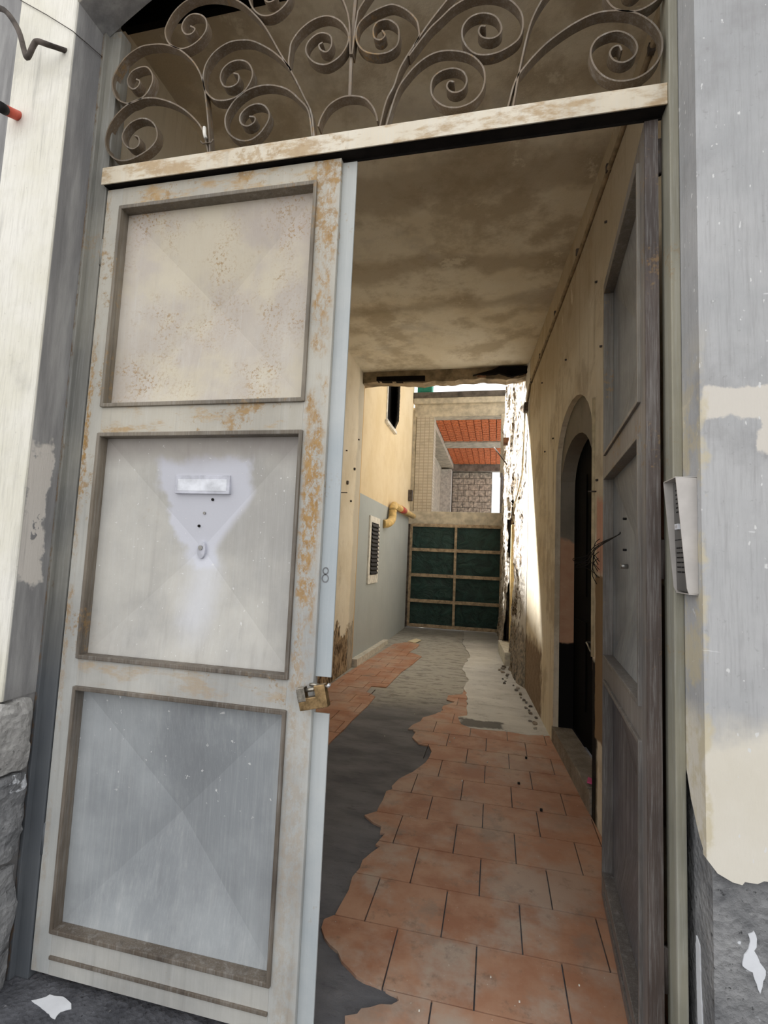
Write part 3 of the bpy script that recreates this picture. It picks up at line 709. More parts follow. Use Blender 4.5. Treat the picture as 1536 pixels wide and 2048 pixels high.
def ex_p1(m, col):
    d = m.step(m.jit(m.z, 3, 0.2), 2.50, 2.78)
    col = m.mix(m.mul(d, 0.25), col, lin(176, 160, 150))
    f = m.step(m.noise(85, 6, 0.75), 0.52, 0.58)
    a = m.step(m.noise(4.2, 5, 0.6, off=(4, 4, 6)), 0.43, 0.68)
    col = m.mix(m.mul(m.step(m.noise(2.6, 6, 0.6, off=(4, 4, 6)), 0.45, 0.62), 0.45), col, lin(212, 202, 172))
    return m.mix(m.mul(m.mul(f, a), 0.9), col, m.mix(m.noise(30, 3), lin(112, 84, 48), lin(190, 154, 98)))
m_panel1 = gate_paint('upper_panel_enamel', lin(180, 171, 164), lin(202, 195, 186), 0.15, 0.25, dark=lin(140, 130, 124), warm=0.25, extra=ex_p1)
def ex_p2(m, col):
    # lilac primer sprayed round the letter slot and lock
    xx = m.jit(m.x, 6, 0.16); zz = m.jit(m.z, 6, 0.16)
    wd = m.add(0.05, m.mul(m.step(zz, 1.50, 1.80), 0.16))
    d = m.math('ABSOLUTE', m.add(xx, 1.10), 0)
    inn = m.mul(m.step(m.sub(d, wd), 0.02, -0.03), m.band(zz, 1.46, 1.90, 0.02))
    col = m.mix(m.mul(inn, 0.9), col, lin(206, 207, 216))
    low = m.mul(m.step(d, 0.12, 0.0), m.band(zz, 1.22, 1.56, 0.08))
    col = m.mix(m.mul(low, 0.5), col, lin(216, 218, 226))
    top = m.step(m.jit(m.z, 4, 0.08), 1.84, 1.94)
    col = m.mix(m.mul(top, 0.55), col, lin(140, 130, 124))
    sp = m.step(m.noise(65, 2, 0.5), 0.715, 0.74)
    return m.mix(m.mul(sp, 0.6), col, lin(232, 232, 230))
m_panel2 = gate_paint('middle_panel_enamel', lin(168, 166, 162), lin(198, 195, 187), 0.10, 0.30, dark=lin(132, 126, 122), warm=0.1, extra=ex_p2)
def ex_p3(m, col):
    g = m.step(m.jit(m.z, 3, 0.05), 0.70, 0.90)
    sp = m.mul(m.step(m.noise(48, 3, 0.5), 0.695, 0.72), m.step(m.z, 0.55, 0.7))
    return m.mix(m.mul(sp, 0.7), col, lin(224, 224, 222))
m_panel3 = gate_paint('lower_panel_enamel', lin(142, 146, 149), lin(168, 172, 174), 0.04, 0.3, dark=lin(112, 113, 116), warm=0.0, extra=ex_p3)
PAN = ((2.100, 2.938), (1.124, 1.985), (0.152, 1.012))
XA, XB = -1.535, -0.685

def leaf_parts(t, F, mats, holes=True):
    """F maps leaf space (x along the leaf as on the closed leaf, y depth from front face, z) to the world"""
    sm, rm_, bm_, pms, stm = mats
    box('stile', (-1.612, XA, 0, 0.042, 0.004, 3.026), sm, t, bevel=0.002, fn=F)
    box('stile', (XB, -0.590, 0, 0.042, 0.004, 3.026), sm, t, bevel=0.002, fn=F)
    for za, zb in ((2.938, 3.026), (1.985, 2.100), (1.012, 1.124), (0.004, 0.152)):
        box('rail', (XA, XB, 0.0005, 0.0415, za, zb), rm_, t, fn=F)
    for (za, zb), pm in zip(PAN, pms):
        cx_, cz_ = (XA + XB) / 2, (za + zb) / 2
        a, b = XA - 0.002, XB + 0.002
        yb, ya = 0.034, 0.100
        v = [(a, yb, za), (b, yb, za), (b, yb, zb), (a, yb, zb), (cx_, ya, cz_),
             (a, yb + .004, za), (b, yb + .004, za), (b, yb + .004, zb), (a, yb + .004, zb), (cx_, ya + .004, cz_)]
        f = [(0, 1, 4), (1, 2, 4), (2, 3, 4), (3, 0, 4), (6, 5, 9), (7, 6, 9), (8, 7, 9), (5, 8, 9), (0, 5, 6, 1), (1, 6, 7, 2), (2, 7, 8, 3), (3, 8, 5, 0)]
        mesh('panel', [F(*p) for p in v], f, pm, t)
        wd = 0.010
        for b_ in ((a, b, -0.010, 0.036, za - .006, za + wd), (a, b, -0.010, 0.036, zb - wd, zb + .006),
                   (a - .004, a + wd, -0.0105, 0.0355, za - .005, zb + .005), (b - wd, b + .004, -0.0105, 0.0355, za - .005, zb + .005)):
            box('bead', b_, bm_, t, bevel=0.003, fn=F)
    box('kick_bead', (XA, XB, -0.006, 0.004, 0.058, 0.070), bm_, t, bevel=0.002, fn=F)

lf = thing('gate_leaf', 'closed pale grey steel gate leaf with three pyramid panels and rust', 'gate leaf', (-1.07, 1.66, 0.0))
FL = lambda x, y, z: (x, 1.642 + y, z)
leaf_parts(lf, FL, (m_stile, m_rail, m_bead, (m_panel1, m_panel2, m_panel3), m_strip))
for za, zb in ((0.004, 1.015), (1.135, 3.02)):
    box('cover_strip', (-0.590, -0.534, 0.018, 0.026, za, zb), m_strip, lf, bevel=0.0015, fn=FL)
# hinges between left post and leaf
for z in (0.4, 2.7):
    tube('hinge', [(-1.615, 1.648, z), (-1.615, 1.648, z + 0.11)], 0.009, m_post, lf)
# letter slot and lock on the middle panel
m_slot = plain('white_slot_flap', lin(226, 228, 234), 0.5)
m_lilac = plain('lilac_primer', lin(202, 203, 212), 0.55)
m_black = plain('black_slit', lin(22, 20, 20), 0.8)
m_steel = plain('worn_steel', lin(150, 148, 144), 0.35, 0.8)
FL2 = lambda x, y, z: FL(x, y + 0.034, z)
sl = box('letter_slot', (-1.218, -0.985, 0.018, 0.040, 1.762, 1.834), m_lilac, lf, bevel=0.002, fn=FL2)
box('flap', (-1.207, -0.997, 0.017, 0.030, 1.772, 1.818), m_slot, sl, bevel=0.002, fn=FL2)
box('slit', (-1.207, -0.997, 0.019, 0.030, 1.8185, 1.8245), m_black, sl, fn=FL2)
def disc(name, c, r, d, mat, parent, n=18, ax='y'):
    pts = [(c[0] + r * math.cos(2 * math.pi * k / n), c[2] + r * math.sin(2 * math.pi * k / n)) for k in range(n)]
    return prism(name, pts, 'y', c[1], c[1] + d, mat, parent)
YP = lambda z: 1.642 + 0.034 + 0.066 * (1 - abs(z - 1.5545) / 0.43)
es = prism('lock_plate', [(-1.105 + 0.017 * math.cos(a) , 1.548 + 0.034 * math.sin(a)) for a in [2 * math.pi * k / 16 for k in range(16)]], 'y', 1.726, 1.745, m_lilac, lf)
disc('lock_cylinder', (-1.107, 1.722, 1.556), 0.009, 0.01, m_steel, es)
for x, z, yy in ((-1.062, 1.742, 1.676), (-1.098, 1.690, 1.681), (-1.122, 1.640, 1.686)):
    disc('rivet', (x, YP(z) - 0.004, z), 0.0055, 0.008, m_steel if x == -1.098 else m_black, lf, 10)
# stencilled grey figure-eight on the cover strip
m_mark = plain('grey_stencil', lin(128, 130, 132), 0.7)
mb = MB()
for zc, r in ((1.494, 0.0085), (1.468, 0.0105)):
    n = 16
    for k in range(n):
        a0, a1 = 2 * math.pi * k / n, 2 * math.pi * (k + 1) / n
        q = [(-0.573 + rr * math.cos(a) * 0.85, 1.6592, zc + rr * math.sin(a)) for a, rr in ((a0, r), (a1, r), (a1, r + .005), (a0, r + .005))]
        mb.add(q, [(0, 1, 2, 3)])
mb.build('number_mark', m_mark, lf)

# right leaf, swung inward along the passage
p0 = Vector((0.452, 1.672)); ang = math.radians(4.3)
ux, uy = math.sin(ang), math.cos(ang)
def FR(x, y, z):
    s_ = (-0.534 - 0.0) - x if False else (x + 1.612)
    return (p0.x + ux * s_ + uy * y, p0.y + uy * s_ - ux * y, z)
m_rst = gate_paint('shaded_leaf_stile', lin(96, 92, 92), lin(120, 114, 110), 0.4, 0.5, dark=lin(66, 60, 60), warm=0.12)  # open leaf's paints darkened to carry the passage shade
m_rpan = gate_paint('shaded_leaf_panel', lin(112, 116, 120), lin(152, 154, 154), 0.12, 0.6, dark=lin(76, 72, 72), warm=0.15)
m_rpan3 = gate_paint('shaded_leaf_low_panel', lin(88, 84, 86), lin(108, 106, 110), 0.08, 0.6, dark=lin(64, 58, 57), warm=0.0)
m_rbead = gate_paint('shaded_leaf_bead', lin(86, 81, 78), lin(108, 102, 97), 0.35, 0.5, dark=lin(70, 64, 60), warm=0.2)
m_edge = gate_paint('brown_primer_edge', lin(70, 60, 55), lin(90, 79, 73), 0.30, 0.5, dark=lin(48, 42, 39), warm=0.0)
rl = thing('gate_leaf', 'open steel gate leaf with its shade painted in, swung back against the right passage wall', 'gate leaf', (0.49, 2.2, 0.0))
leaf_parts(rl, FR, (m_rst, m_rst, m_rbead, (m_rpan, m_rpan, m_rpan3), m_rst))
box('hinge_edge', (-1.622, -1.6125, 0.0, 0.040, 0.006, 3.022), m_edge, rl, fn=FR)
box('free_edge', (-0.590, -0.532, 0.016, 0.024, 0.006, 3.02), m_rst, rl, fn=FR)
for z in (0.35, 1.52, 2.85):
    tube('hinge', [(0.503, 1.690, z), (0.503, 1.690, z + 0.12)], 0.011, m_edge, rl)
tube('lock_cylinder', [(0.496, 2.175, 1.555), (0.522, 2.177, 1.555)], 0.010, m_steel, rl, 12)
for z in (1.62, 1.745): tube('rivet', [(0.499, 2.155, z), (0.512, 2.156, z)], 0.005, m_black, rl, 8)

# ------------------------------------------------------------------ padlock on the staple
m_brass = plain('worn_brass', lin(168, 140, 100), 0.32, 0.75, var=0.25, sc=40)
m_nickel = plain('nickel', lin(170, 164, 152), 0.28, 0.85, var=0.2, sc=40)
pc = Vector((-0.572, 1.60, 1.083)); rot = math.radians(14)
def FP(x, y, z):
    return (pc.x + x * math.cos(rot) - z * math.sin(rot), pc.y + y, pc.z + x * math.sin(rot) + z * math.cos(rot))
pl = thing('padlock', 'brass block padlock hanging from the edge of the closed leaf', 'padlock', tuple(pc))
W, H, GW, GH = 0.049, 0.036, 0.019, 0.034
body = [(-W, -H), (W, -H), (W, H), (0.012, H), (0.012, H - GH), (-0.022, H - GH), (-0.022, H), (-W, H)]
prism('body', body, 'y', -0.014, 0.014, m_brass, pl, fn=FP, bevel=0.002)
tube('bolt', [FP(-0.024, 0, H - 0.012), FP(0.014, 0, H - 0.012)], 0.0065, m_nickel, pl, 12)
box('side_cap', (-W - 0.0015, -0.022, -0.0146, 0.0146, -0.008, H + 0.0008), m_nickel, pl, bevel=0.002, fn=FP)
tube('key', [FP(W, -0.002, H - 0.008), FP(W + 0.009, -0.004, H - 0.010), FP(W + 0.016, -0.008, H - 0.004)], [0.003, 0.005, 0.006], plain('bright_key', lin(228, 228, 230), 0.3, 0.6), pl)
st = [(-0.575 + 0.020 * math.cos(a), 1.628 - 0.027 * math.sin(a) * 1.0, 1.108 + 0.012 * math.cos(a)) for a in [math.pi * k / 10 for k in range(11)]]
tube('staple', [(p[0], 1.645 - 0.045 * math.sin(math.pi * i / 10), 1.108 + 0.014 * math.sin(math.pi * i / 10)) for i, p in enumerate(st)], 0.0055, m_nickel, lf)

# ------------------------------------------------------------------ intercom on the right reveal
m_alu = plain('intercom_housing', lin(196, 191, 186), 0.45, 0.2, var=0.05)
m_face = plain('intercom_face', lin(112, 110, 108), 0.5, 0.2, var=0.06)
ic = thing('intercom', 'grey door intercom with tapering rain hood on the right reveal', 'intercom', (0.52, 1.555, 1.49))
X0 = 0.5355
prism('hood_cheek', [(X0, 1.805), (0.483, 1.803), (0.508, 1.500), (0.512, 1.488), (X0, 1.486)], 'y', 1.503, 1.506, m_alu, ic)
prism('hood_cheek', [(X0, 1.805), (0.481, 1.803), (0.506, 1.500), (0.512, 1.488), (X0, 1.486)], 'y', 1.598, 1.601, m_alu, ic)
box('hood_top', (0.4815, X0, 1.503, 1.601, 1.8035, 1.8065), m_alu, ic)
box('hood_base', (0.512, X0, 1.503, 1.601, 1.4845, 1.4875), m_alu, ic)
FI = lambda x, y, z: (x - 0.0205 + 0.005 * (1.8 - z) / 0.3 * 1.6, y, z)
fc = box('faceplate', (0.5255, 0.548, 1.508, 1.596, 1.492, 1.800), m_face, ic, bevel=0.001, fn=FI)
for i in range(6):
    z = 1.775 - i * 0.0125
    box('speaker_slot', (0.5245, 0.527, 1.530, 1.575, z, z + 0.0035), m_black, fc, fn=FI)
    z = 1.610 - i * 0.0135
    box('microphone_slot', (0.5245, 0.527, 1.522, 1.550, z, z + 0.0035), m_black, fc, fn=FI)
    box('microphone_slot', (0.5245, 0.527, 1.556, 1.584, z, z + 0.0035), m_black, fc, fn=FI)
box('seam', (0.5248, 0.527, 1.510, 1.594, 1.634, 1.636), m_black, fc, fn=FI)
bt = box('call_button', (0.519, 0.5275, 1.548, 1.576, 1.664, 1.680), m_slot, fc, bevel=0.001, fn=FI)
box('name_card', (0.5185, 0.5195, 1.553, 1.571, 1.668, 1.676), plain('paper_tag', lin(190, 188, 190), 0.7), bt, fn=FI)

# ------------------------------------------------------------------ bits on the left pier
m_rod = plain('rusty_iron', lin(92, 84, 78), 0.8, 0.2, var=0.3)
hk = thing('iron_hook', 'bent dark iron hook sticking out of the left pier', 'hook', (-1.74, 1.48, 3.46))
tube('shank', catmull([(-1.722, 1.490, 3.52), (-1.738, 1.42, 3.475), (-1.775, 1.41, 3.485), (-1.792, 1.41, 3.475), (-1.816, 1.41, 3.425), (-1.835, 1.41, 3.455), (-1.880, 1.41, 3.56), (-1.96, 1.41, 3.66), (-2.05, 1.42, 3.70)], 4),
     0.010, m_rod, hk, 8)
m_red = plain('red_plastic', lin(190, 84, 66), 0.5)
rp = thing('pipe_stub', 'short red pipe stub poking out of the left pier', 'pipe', (-1.92, 1.48, 3.26))
tube('pipe', [(-1.926, 1.50, 3.275), (-1.915, 1.448, 3.245), (-1.905, 1.415, 3.225)], 0.019, m_red, rp, 14)
tube('bore', [(-1.905, 1.4152, 3.225), (-1.897, 1.392, 3.213)], 0.0195, m_black, rp, 14)
tag(tube('thin_wire', [(-1.975, 1.478, 3.79), (-1.83, 1.477, 3.69), (-1.69, 1.475, 3.586), (-1.684, 1.55, 3.605), (-1.684, 1.64, 3.633)], 0.0016, m_rod, None, 5), 'thin dark wire stretched across the left pier', 'wire')
m_wp = plain('white_paint_spill', lin(226, 228, 232), 0.5, var=0.04)
tag(prism('paint_spill', rough_line([(-1.53, 1.575), (-1.49, 1.61), (-1.44, 1.615), (-1.39, 1.60), (-1.375, 1.585), (-1.40, 1.565), (-1.395, 1.54), (-1.43, 1.55), (-1.47, 1.56), (-1.50, 1.568), (-1.53, 1.575)], 0.012, 0.012)[:-1], 'z', -0.0295, -0.027, m_wp),
    'white paint spill on the dark paving by the gate', 'paint spill')

for sp_, lb in (([(0.632, 0.66), (0.645, 0.67), (0.650, 0.645), (0.644, 0.625), (0.656, 0.60), (0.668, 0.585), (0.662, 0.56), (0.655, 0.53), (0.648, 0.55), (0.640, 0.575), (0.618, 0.585), (0.622, 0.61), (0.634, 0.635)], 'forked white paint splash on the lava plinth'),
               ([(0.70, 0.60), (0.74, 0.615), (0.76, 0.60), (0.73, 0.59), (0.70, 0.58)], 'streak of white paint at the far right of the plinth')):
    tag(prism('paint_splash', rough_line(sp_ + [sp_[0]], 0.006, 0.008)[:-1], 'y', 1.4925, 1.4958, m_wp), lb, 'paint splash')
tag(prism('paint_splash', rough_line([(1.60, 0.57), (1.605, 0.545), (1.60, 0.45), (1.595, 0.36), (1.575, 0.30), (1.56, 0.34), (1.57, 0.42), (1.575, 0.50), (1.58, 0.56), (1.60, 0.57)], 0.006, 0.012)[:-1], 'x', 0.5525, 0.5558, m_wp), 'long white paint drip low on the right reveal', 'paint splash')

# ------------------------------------------------------------------ side doorway
m_step = lava('worn_step_stone', lin(128, 118, 106), lin(160, 150, 136), 0.0)
tag(box('threshold', (-0.006, 0.16, 3.50, 4.80, -0.01, 0.13), m_step, None, 0.008, fn=lambda d, s_, z: rw(s_, d, z)), 'worn stone threshold of the arched side doorway', 'threshold')
dr = struct(prism('door_1', wall_poly(3.60, 4.82, 2.75, 3.605, 3.61, 0.0, 0.0, 0.14)[0:1] + [(4.82, 0.14), (4.82, 2.75), (3.60, 2.75)], 'x', 0.165, 0.20, m_void, fn=lambda d, s_, z: rw(s_, d, z)),
            'black painted door set deep in the arched side doorway', 'door')
for a, b, za, zb in ((3.75, 4.15, 0.4, 1.1), (4.3, 4.7, 0.4, 1.1), (3.75, 4.15, 1.3, 2.3), (4.3, 4.7, 1.3, 2.3)):
    box('door_panel', (0.155, 0.17, a, b, za, zb), m_void, dr, bevel=0.006, fn=lambda d, s_, z: rw(s_, d, z))
tube('door_handle', catmull([rw(4.05, 0.165, 0.98), rw(4.05, 0.105, 0.98), rw(4.00, 0.10, 0.97), rw(3.94, 0.105, 0.93)], 4), 0.007, m_steel, dr)

m_cond_d = plain('grimy_conduit', lin(150, 132, 106), 0.8, var=0.2)
m_cond = plain('painted_conduit', lin(196, 180, 146), 0.7)
tag(tube('pipe_rib', [rw(3.44, -0.006, z) for z in (0.98, 1.5, 2.0, 2.66)], 0.013, m_cond, None), 'vertical plastered pipe rib beside the arched doorway', 'pipe')
cd = thing('conduit', 'thin cable conduit running along the top of the right wall', 'conduit', rw(4.5, -0.01, 3.9))
tube('run', [rw(2.0, -0.012, 4.08), rw(2.78, -0.012, 4.03), rw(3.89, -0.012, 3.94), rw(5.2, -0.012, 3.90), rw(6.53, -0.012, 3.86), rw(6.74, -0.018, 3.64)], 0.015, m_cond_d, cd)
for s_ in (2.4, 3.1, 3.9, 4.8, 5.7, 6.4):
    z = 4.03 - (s_ - 2.78) * 0.045 if s_ > 2.78 else 4.05
    box('clip', (-0.028, 0.004, s_ - 0.012, s_ + 0.012, z - 0.024, z + 0.024), m_rod, cd, fn=lambda d, q, z_: rw(q, d, z_))
jb = thing('junction_box', 'small brown junction box with thin pipe on the sunlit wall', 'junction box', rw(6.74, -0.02, 3.55))
box('housing', (-0.06, 0.01, 6.68, 6.80, 3.56, 3.68), m_rod, jb, bevel=0.006, fn=lambda d, q, z_: rw(q, d, z_))
tube('pipe', [rw(6.74, -0.045, 3.56), rw(6.78, -0.05, 3.1), rw(6.85, -0.055, 2.72), rw(7.3, -0.06, 2.52), rw(7.8, -0.06, 2.40)], 0.010, m_cond, jb)
# old nails and plugs in the walls
for s_, z in ((3.18, 3.72), (3.4, 3.45), (3.28, 2.95), (4.35, 3.30), (5.6, 3.55), (5.35, 2.72), (4.9, 2.75), (3.36, 2.10)):
    tag(tube('wall_plug', [rw(s_, 0.01, z), rw(s_, -0.014, z - 0.004)], 0.008, m_rod, None, 7), 'rusty wall plug in the right passage wall', 'wall plug', 'wall plugs in the right wall')
for s_, z, r in ((6.56, 2.75, 0.02), (6.26, 2.513, 0.028), (6.46, 2.29, 0.014), (6.15, 2.92, 0.01), (6.7, 3.2, 0.012)):
    tag(tube('wall_plug', [(-1.94, s_, z), (-1.912, s_, z - 0.003)], r, m_rod, None, 8), 'dark bolt end in the left passage wall', 'wall plug', 'bolts in the left wall')
tag(tube('iron_pin', [(-1.94, 5.87, 2.325), (-1.80, 5.87, 2.325)], 0.006, m_rod, None, 6), 'thin iron pin sticking out of the left passage wall', 'pin')
# loose wires by the open leaf
wi = thing('loose_wires', 'tangle of loose black wires between the wall and the open leaf', 'wires', rw(3.3, -0.02, 1.6))
E1 = Vector((0.488, 2.15, 1.69))
for i in range(3):
    a = Vector(rw(3.30, -0.005, 1.58 - i * 0.05)); c_ = Vector((0.52 - 0.03 * i, 3.05 - 0.15 * i, 1.56 + 0.02 * i)); d_ = Vector((0.50, 2.62, 1.63))
    tube('wire', catmull([a, a + Vector((-0.05, -0.03, 0.04)), c_ + Vector((-0.05, 0.1, -0.02)), c_, d_ + Vector((-.02, 0, 0.01 * i)), E1 + Vector((0, 0.05, -0.01)), E1], 5), 0.0022, m_black, wi, 5)
for i in range(4):
    a = Vector(rw(3.30 + 0.01 * i, -0.004, 1.72 - i * 0.04))
    tube('wire', catmull([a, a + Vector((-0.03, -0.02, -0.03)), a + Vector((-0.035, 0.0, -0.10)), a + Vector((-0.005, 0.02, -0.16))], 5), 0.0025, m_black, wi, 5)
tag(tube('wall_nail', [rw(3.40, 0.01, 2.03), rw(3.40, -0.05, 2.03)], 0.005, m_rod, None, 6), 'pair-like rusty nail beside the pink wall stain', 'nail')

# ------------------------------------------------------------------ left courtyard wall fittings
m_frame = plain('white_window_frame', lin(222, 220, 212), 0.6)
m_louv = plain('black_louvre', lin(40, 40, 42), 0.6)
w1 = struct(box('window_1', (-1.955, -1.925, 7.60, 8.27, 1.12, 2.20), m_frame, None, 0.004), 'white framed louvre vent in the blue wall', 'window')
box('recess', (-1.93, -1.922, 7.70, 8.17, 1.26, 2.10), m_black, w1)
for i in range(13):
    z = 1.275 + i * 0.063
    mb = MB(); mb.add([(-1.925, 7.70, z + 0.045), (-1.925, 8.17, z + 0.045), (-1.900, 8.17, z), (-1.900, 7.70, z),
                       (-1.925, 7.70, z + 0.053), (-1.925, 8.17, z + 0.053), (-1.900, 8.17, z + .008), (-1.900, 7.70, z + .008)], BOXF)
    mb.build('slat', m_louv, w1)
w2 = struct(box('window_2', (-1.96, -1.935, 8.47, 9.22, 3.98, 5.6), m_frame, None, 0.004), 'upper window with dark shutter in the cream wall', 'window')
box('pane', (-1.94, -1.932, 8.54, 9.19, 4.03, 5.55), m_louv, w2)
box('sill', (-1.96, -1.895, 8.40, 9.26, 3.92, 3.975), m_frame, w2, bevel=0.004)
HV = Vector((-1.932, 9.18)); FV = Vector((-1.765, 8.66))
SD = (FV - HV); SLn = SD.length; SD.normalize(); SN = Vector((-SD.y, SD.x))
def FS(x, y, z):
    p = HV + SD * x + SN * y
    return (p.x, p.y, z)
sh = box('shutter', (0.0, SLn, -0.017, 0.017, 4.01, 5.55), m_louv, w2, bevel=0.003, fn=FS)
for i in range(20):
    box('shutter_slat', (0.05, SLn - 0.05, -0.024, 0.024, 4.08 + i * 0.07, 4.11 + i * 0.07), m_louv, sh, fn=FS)
tube('shutter_hook', [FS(0.25, 0.02, 4.55), FS(0.25, 0.05, 4.55), FS(0.25, 0.05, 4.62)], 0.01, m_frame, sh, 6)
m_ochre = plain('ochre_pipe', lin(216, 186, 124), 0.6)
dp = thing('drain_pipe', 'ochre elbow drain pipe along the cream wall', 'pipe', (-1.90, 9.2, 2.2))
tube('elbow', catmull([(-1.95, 8.62, 2.14), (-1.88, 8.72, 2.16), (-1.86, 8.92, 2.24), (-1.86, 8.98, 2.36), (-1.86, 9.0, 2.46), (-1.86, 9.12, 2.53)], 5), 0.075, m_ochre, dp, 14)
tube('run', [(-1.86, 9.10, 2.53), (-1.86, 11.35, 2.52)], 0.062, m_ochre, dp, 14)
tube('red_joint', [(-1.86, 9.75, 2.528), (-1.86, 10.15, 2.526)], 0.068, m_red, dp, 14)
tag(box('wall_bracket', (-1.955, -1.86, 11.05, 11.2, 2.85, 3.10), m_rod, None, 0.01), 'dark iron bracket at the end of the cream wall', 'bracket')

# ------------------------------------------------------------------ green sheet gate
def tarp():
    m = M('green_tarpaulin')
    n = m.noise(4, 6, 0.6, dist=1.2); f = m.noise(90, 2)
    col = m.mix(m.step(n, 0.35, 0.7), lin(24, 48, 46), lin(40, 70, 66))
    return m.out(col, 0.55, m.add(m.mul(n, 2), m.mul(f, 0.1)), 0.8, 0.05, 0, 0.4)
m_tarp = tarp()
m_timber = plain('weathered_timber', lin(168, 150, 126), 0.8, var=0.2)
gx0, gx1, GY = -1.93, 0.175, 11.42
gg = thing('sheet_gate', 'dark green tarpaulin gate with wooden battens closing the courtyard', 'gate', (-0.88, GY, 0))
vs = []; fs = []; nx, nz = 40, 44
for i in range(nx + 1):
    for k in range(nz + 1):
        x = gx0 + (gx1 - gx0) * i / nx; z = 0.04 + 2.30 * k / nz
        p = Vector((x * 2.2, 0.4, z * 2.2))
        vs.append((x, GY + 0.03 + 0.02 * mnoise.fractal(p, 1, 2, 4) + 0.012 * math.sin(9 * (x + z)) * mnoise.noise(p * 0.6), z))
for i in range(nx):
    for k in range(nz):
        a = i * (nz + 1) + k; fs.append((a, a + nz + 1, a + nz + 2, a + 1))
mesh('sheet', vs, fs, m_tarp, gg, recalc=False, smooth=True)
for x in (gx0 + 0.03, -0.875, gx1 - 0.035):
    box('upright', (x - 0.028, x + 0.028, GY - 0.035, GY - 0.002, 0.02, 2.35), m_timber, gg, bevel=0.004)
for z in (0.045, 0.60, 1.18, 1.76, 2.325):
    for xa, xb in ((gx0 + 0.058, -0.903), (-0.847, gx1 - 0.063)):
        box('batten', (xa, xb, GY - 0.030, GY - 0.004, z - 0.037, z + 0.037), m_timber, gg, bevel=0.004)
tag(box('gate_post', (gx0 - 0.12, gx0 - 0.005, GY - 0.03, GY + 0.1, 0.0, 2.35), m_rod, None, 0.006), 'dark post at the left edge of the green gate', 'post')
tag(box('timber_post', (0.150, 0.225, 11.10, 11.18, 0.0, 2.45), m_timber, None, 0.006), 'weathered timber post at the right edge of the green gate', 'post')

# ------------------------------------------------------------------ unfinished terrace building behind
m_conc = plain('raw_concrete', lin(200, 192, 174), 0.9, var=0.14, sc=6)
m_gut = plain('dark_gutter', lin(96, 90, 84), 0.9, var=0.25, sc=5)  # gutter edge in a darker grey than the slabs
m_conc_d = plain('dark_concrete', lin(150, 142, 130), 0.9, var=0.2, sc=5)
def scored():
    m = M('scored_render')
    br = m.t.nodes.new('ShaderNodeTexBrick'); m.L(br.inputs['Vector'], m.scale(m.P, (1, 1, 1)))
    cb = m.t.nodes.new('ShaderNodeCombineXYZ'); m.L(cb.inputs[0], m.x); m.L(cb.inputs[1], m.z); m.L(br.inputs['Vector'], cb.outputs[0])
    br.inputs['Scale'].default_value = 1.0; br.inputs['Brick Width'].default_value = 0.11; br.inputs['Row Height'].default_value = 0.075
    br.inputs['Mortar Size'].default_value = 0.008; br.offset = 0.0
    br.inputs['Color1'].default_value = lin(196, 188, 172); br.inputs['Color2'].default_value = lin(206, 198, 182); br.inputs['Mortar'].default_value = lin(172, 162, 144)
    col = m.mix(m.mul(m.step(m.noise(4, 6, 0.6), 0.5, 0.75), 0.5), br.outputs['Color'], lin(150, 140, 122))
    return m.out(col, 0.9, m.sub(m.noise(30, 4), br.outputs['Fac']), 0.5, 0.01)
m_scored = scored()
tb = thing('terrace_building', 'unfinished concrete terrace building with open upper floor', 'building', (-0.9, 12.0, 0))
box('lower_beam', (-2.6, 0.9, 11.52, 12.3, 2.36, 2.66), m_conc, tb, bevel=0.01)
box('terrace_slab', (-2.6, 0.9, 12.3, 19.0, 2.3, 2.6), m_conc_d, tb)
box('column', (-1.97, -1.53, 12.0, 12.4, 2.66, 5.06), m_scored, tb, bevel=0.01)
box('side_wall', (-2.4, -1.98, 12.02, 19.0, 2.6, 5.3), m_conc, tb)
box('front_beam', (-2.03, 0.9, 12.0, 12.34, 5.06, 5.37), m_conc, tb, bevel=0.01)
box('eaves_slab', (-2.05, 0.9, 11.90, 12.40, 5.365, 5.51), m_conc, tb, bevel=0.02)
box('gutter_edge', (-2.07, 0.9, 11.88, 12.1, 5.505, 5.655), m_gut, tb, bevel=0.03)
box('roof_slab', (-2.05, 0.9, 12.34, 18.9, 5.14, 5.50), m_conc_d, tb)
box('side_beam', (-1.98, -1.56, 12.34, 18.3, 4.90, 5.14), m_conc, tb)
box('cross_beam', (-1.56, 0.9, 14.65, 15.38, 5.03, 5.14), m_conc, tb)
box('rear_beam', (-1.98, 0.9, 18.24, 18.55, 4.83, 5.14), m_conc_d, tb)
box('column', (-2.0, -1.60, 17.9, 18.3, 2.6, 4.83), m_frame, tb, bevel=0.01)
box('column', (0.075, 0.235, 11.86, 12.02, 3.55, 5.06), m_conc, tb, bevel=0.01)
# hollow clay blocks of the roof, ribs across
m_clay = plain('clay_block', lin(226, 132, 84), 0.85, var=0.2, sc=18)
for ya, yb in ((12.36, 14.62), (15.40, 18.20)):
    mb = MB()
    n = int((yb - ya) / 0.125)
    for i in range(n):
        for k in range(13):
            x = -1.55 + k * 0.19
            y = ya + i * 0.125
            mb.box(x + 0.008, x + 0.182, y + 0.008, y + 0.117, 5.055 + 0.008 * ((i + k) % 2), 5.14)
    mb.build('clay_blocks', m_clay, tb, kind='stuff')
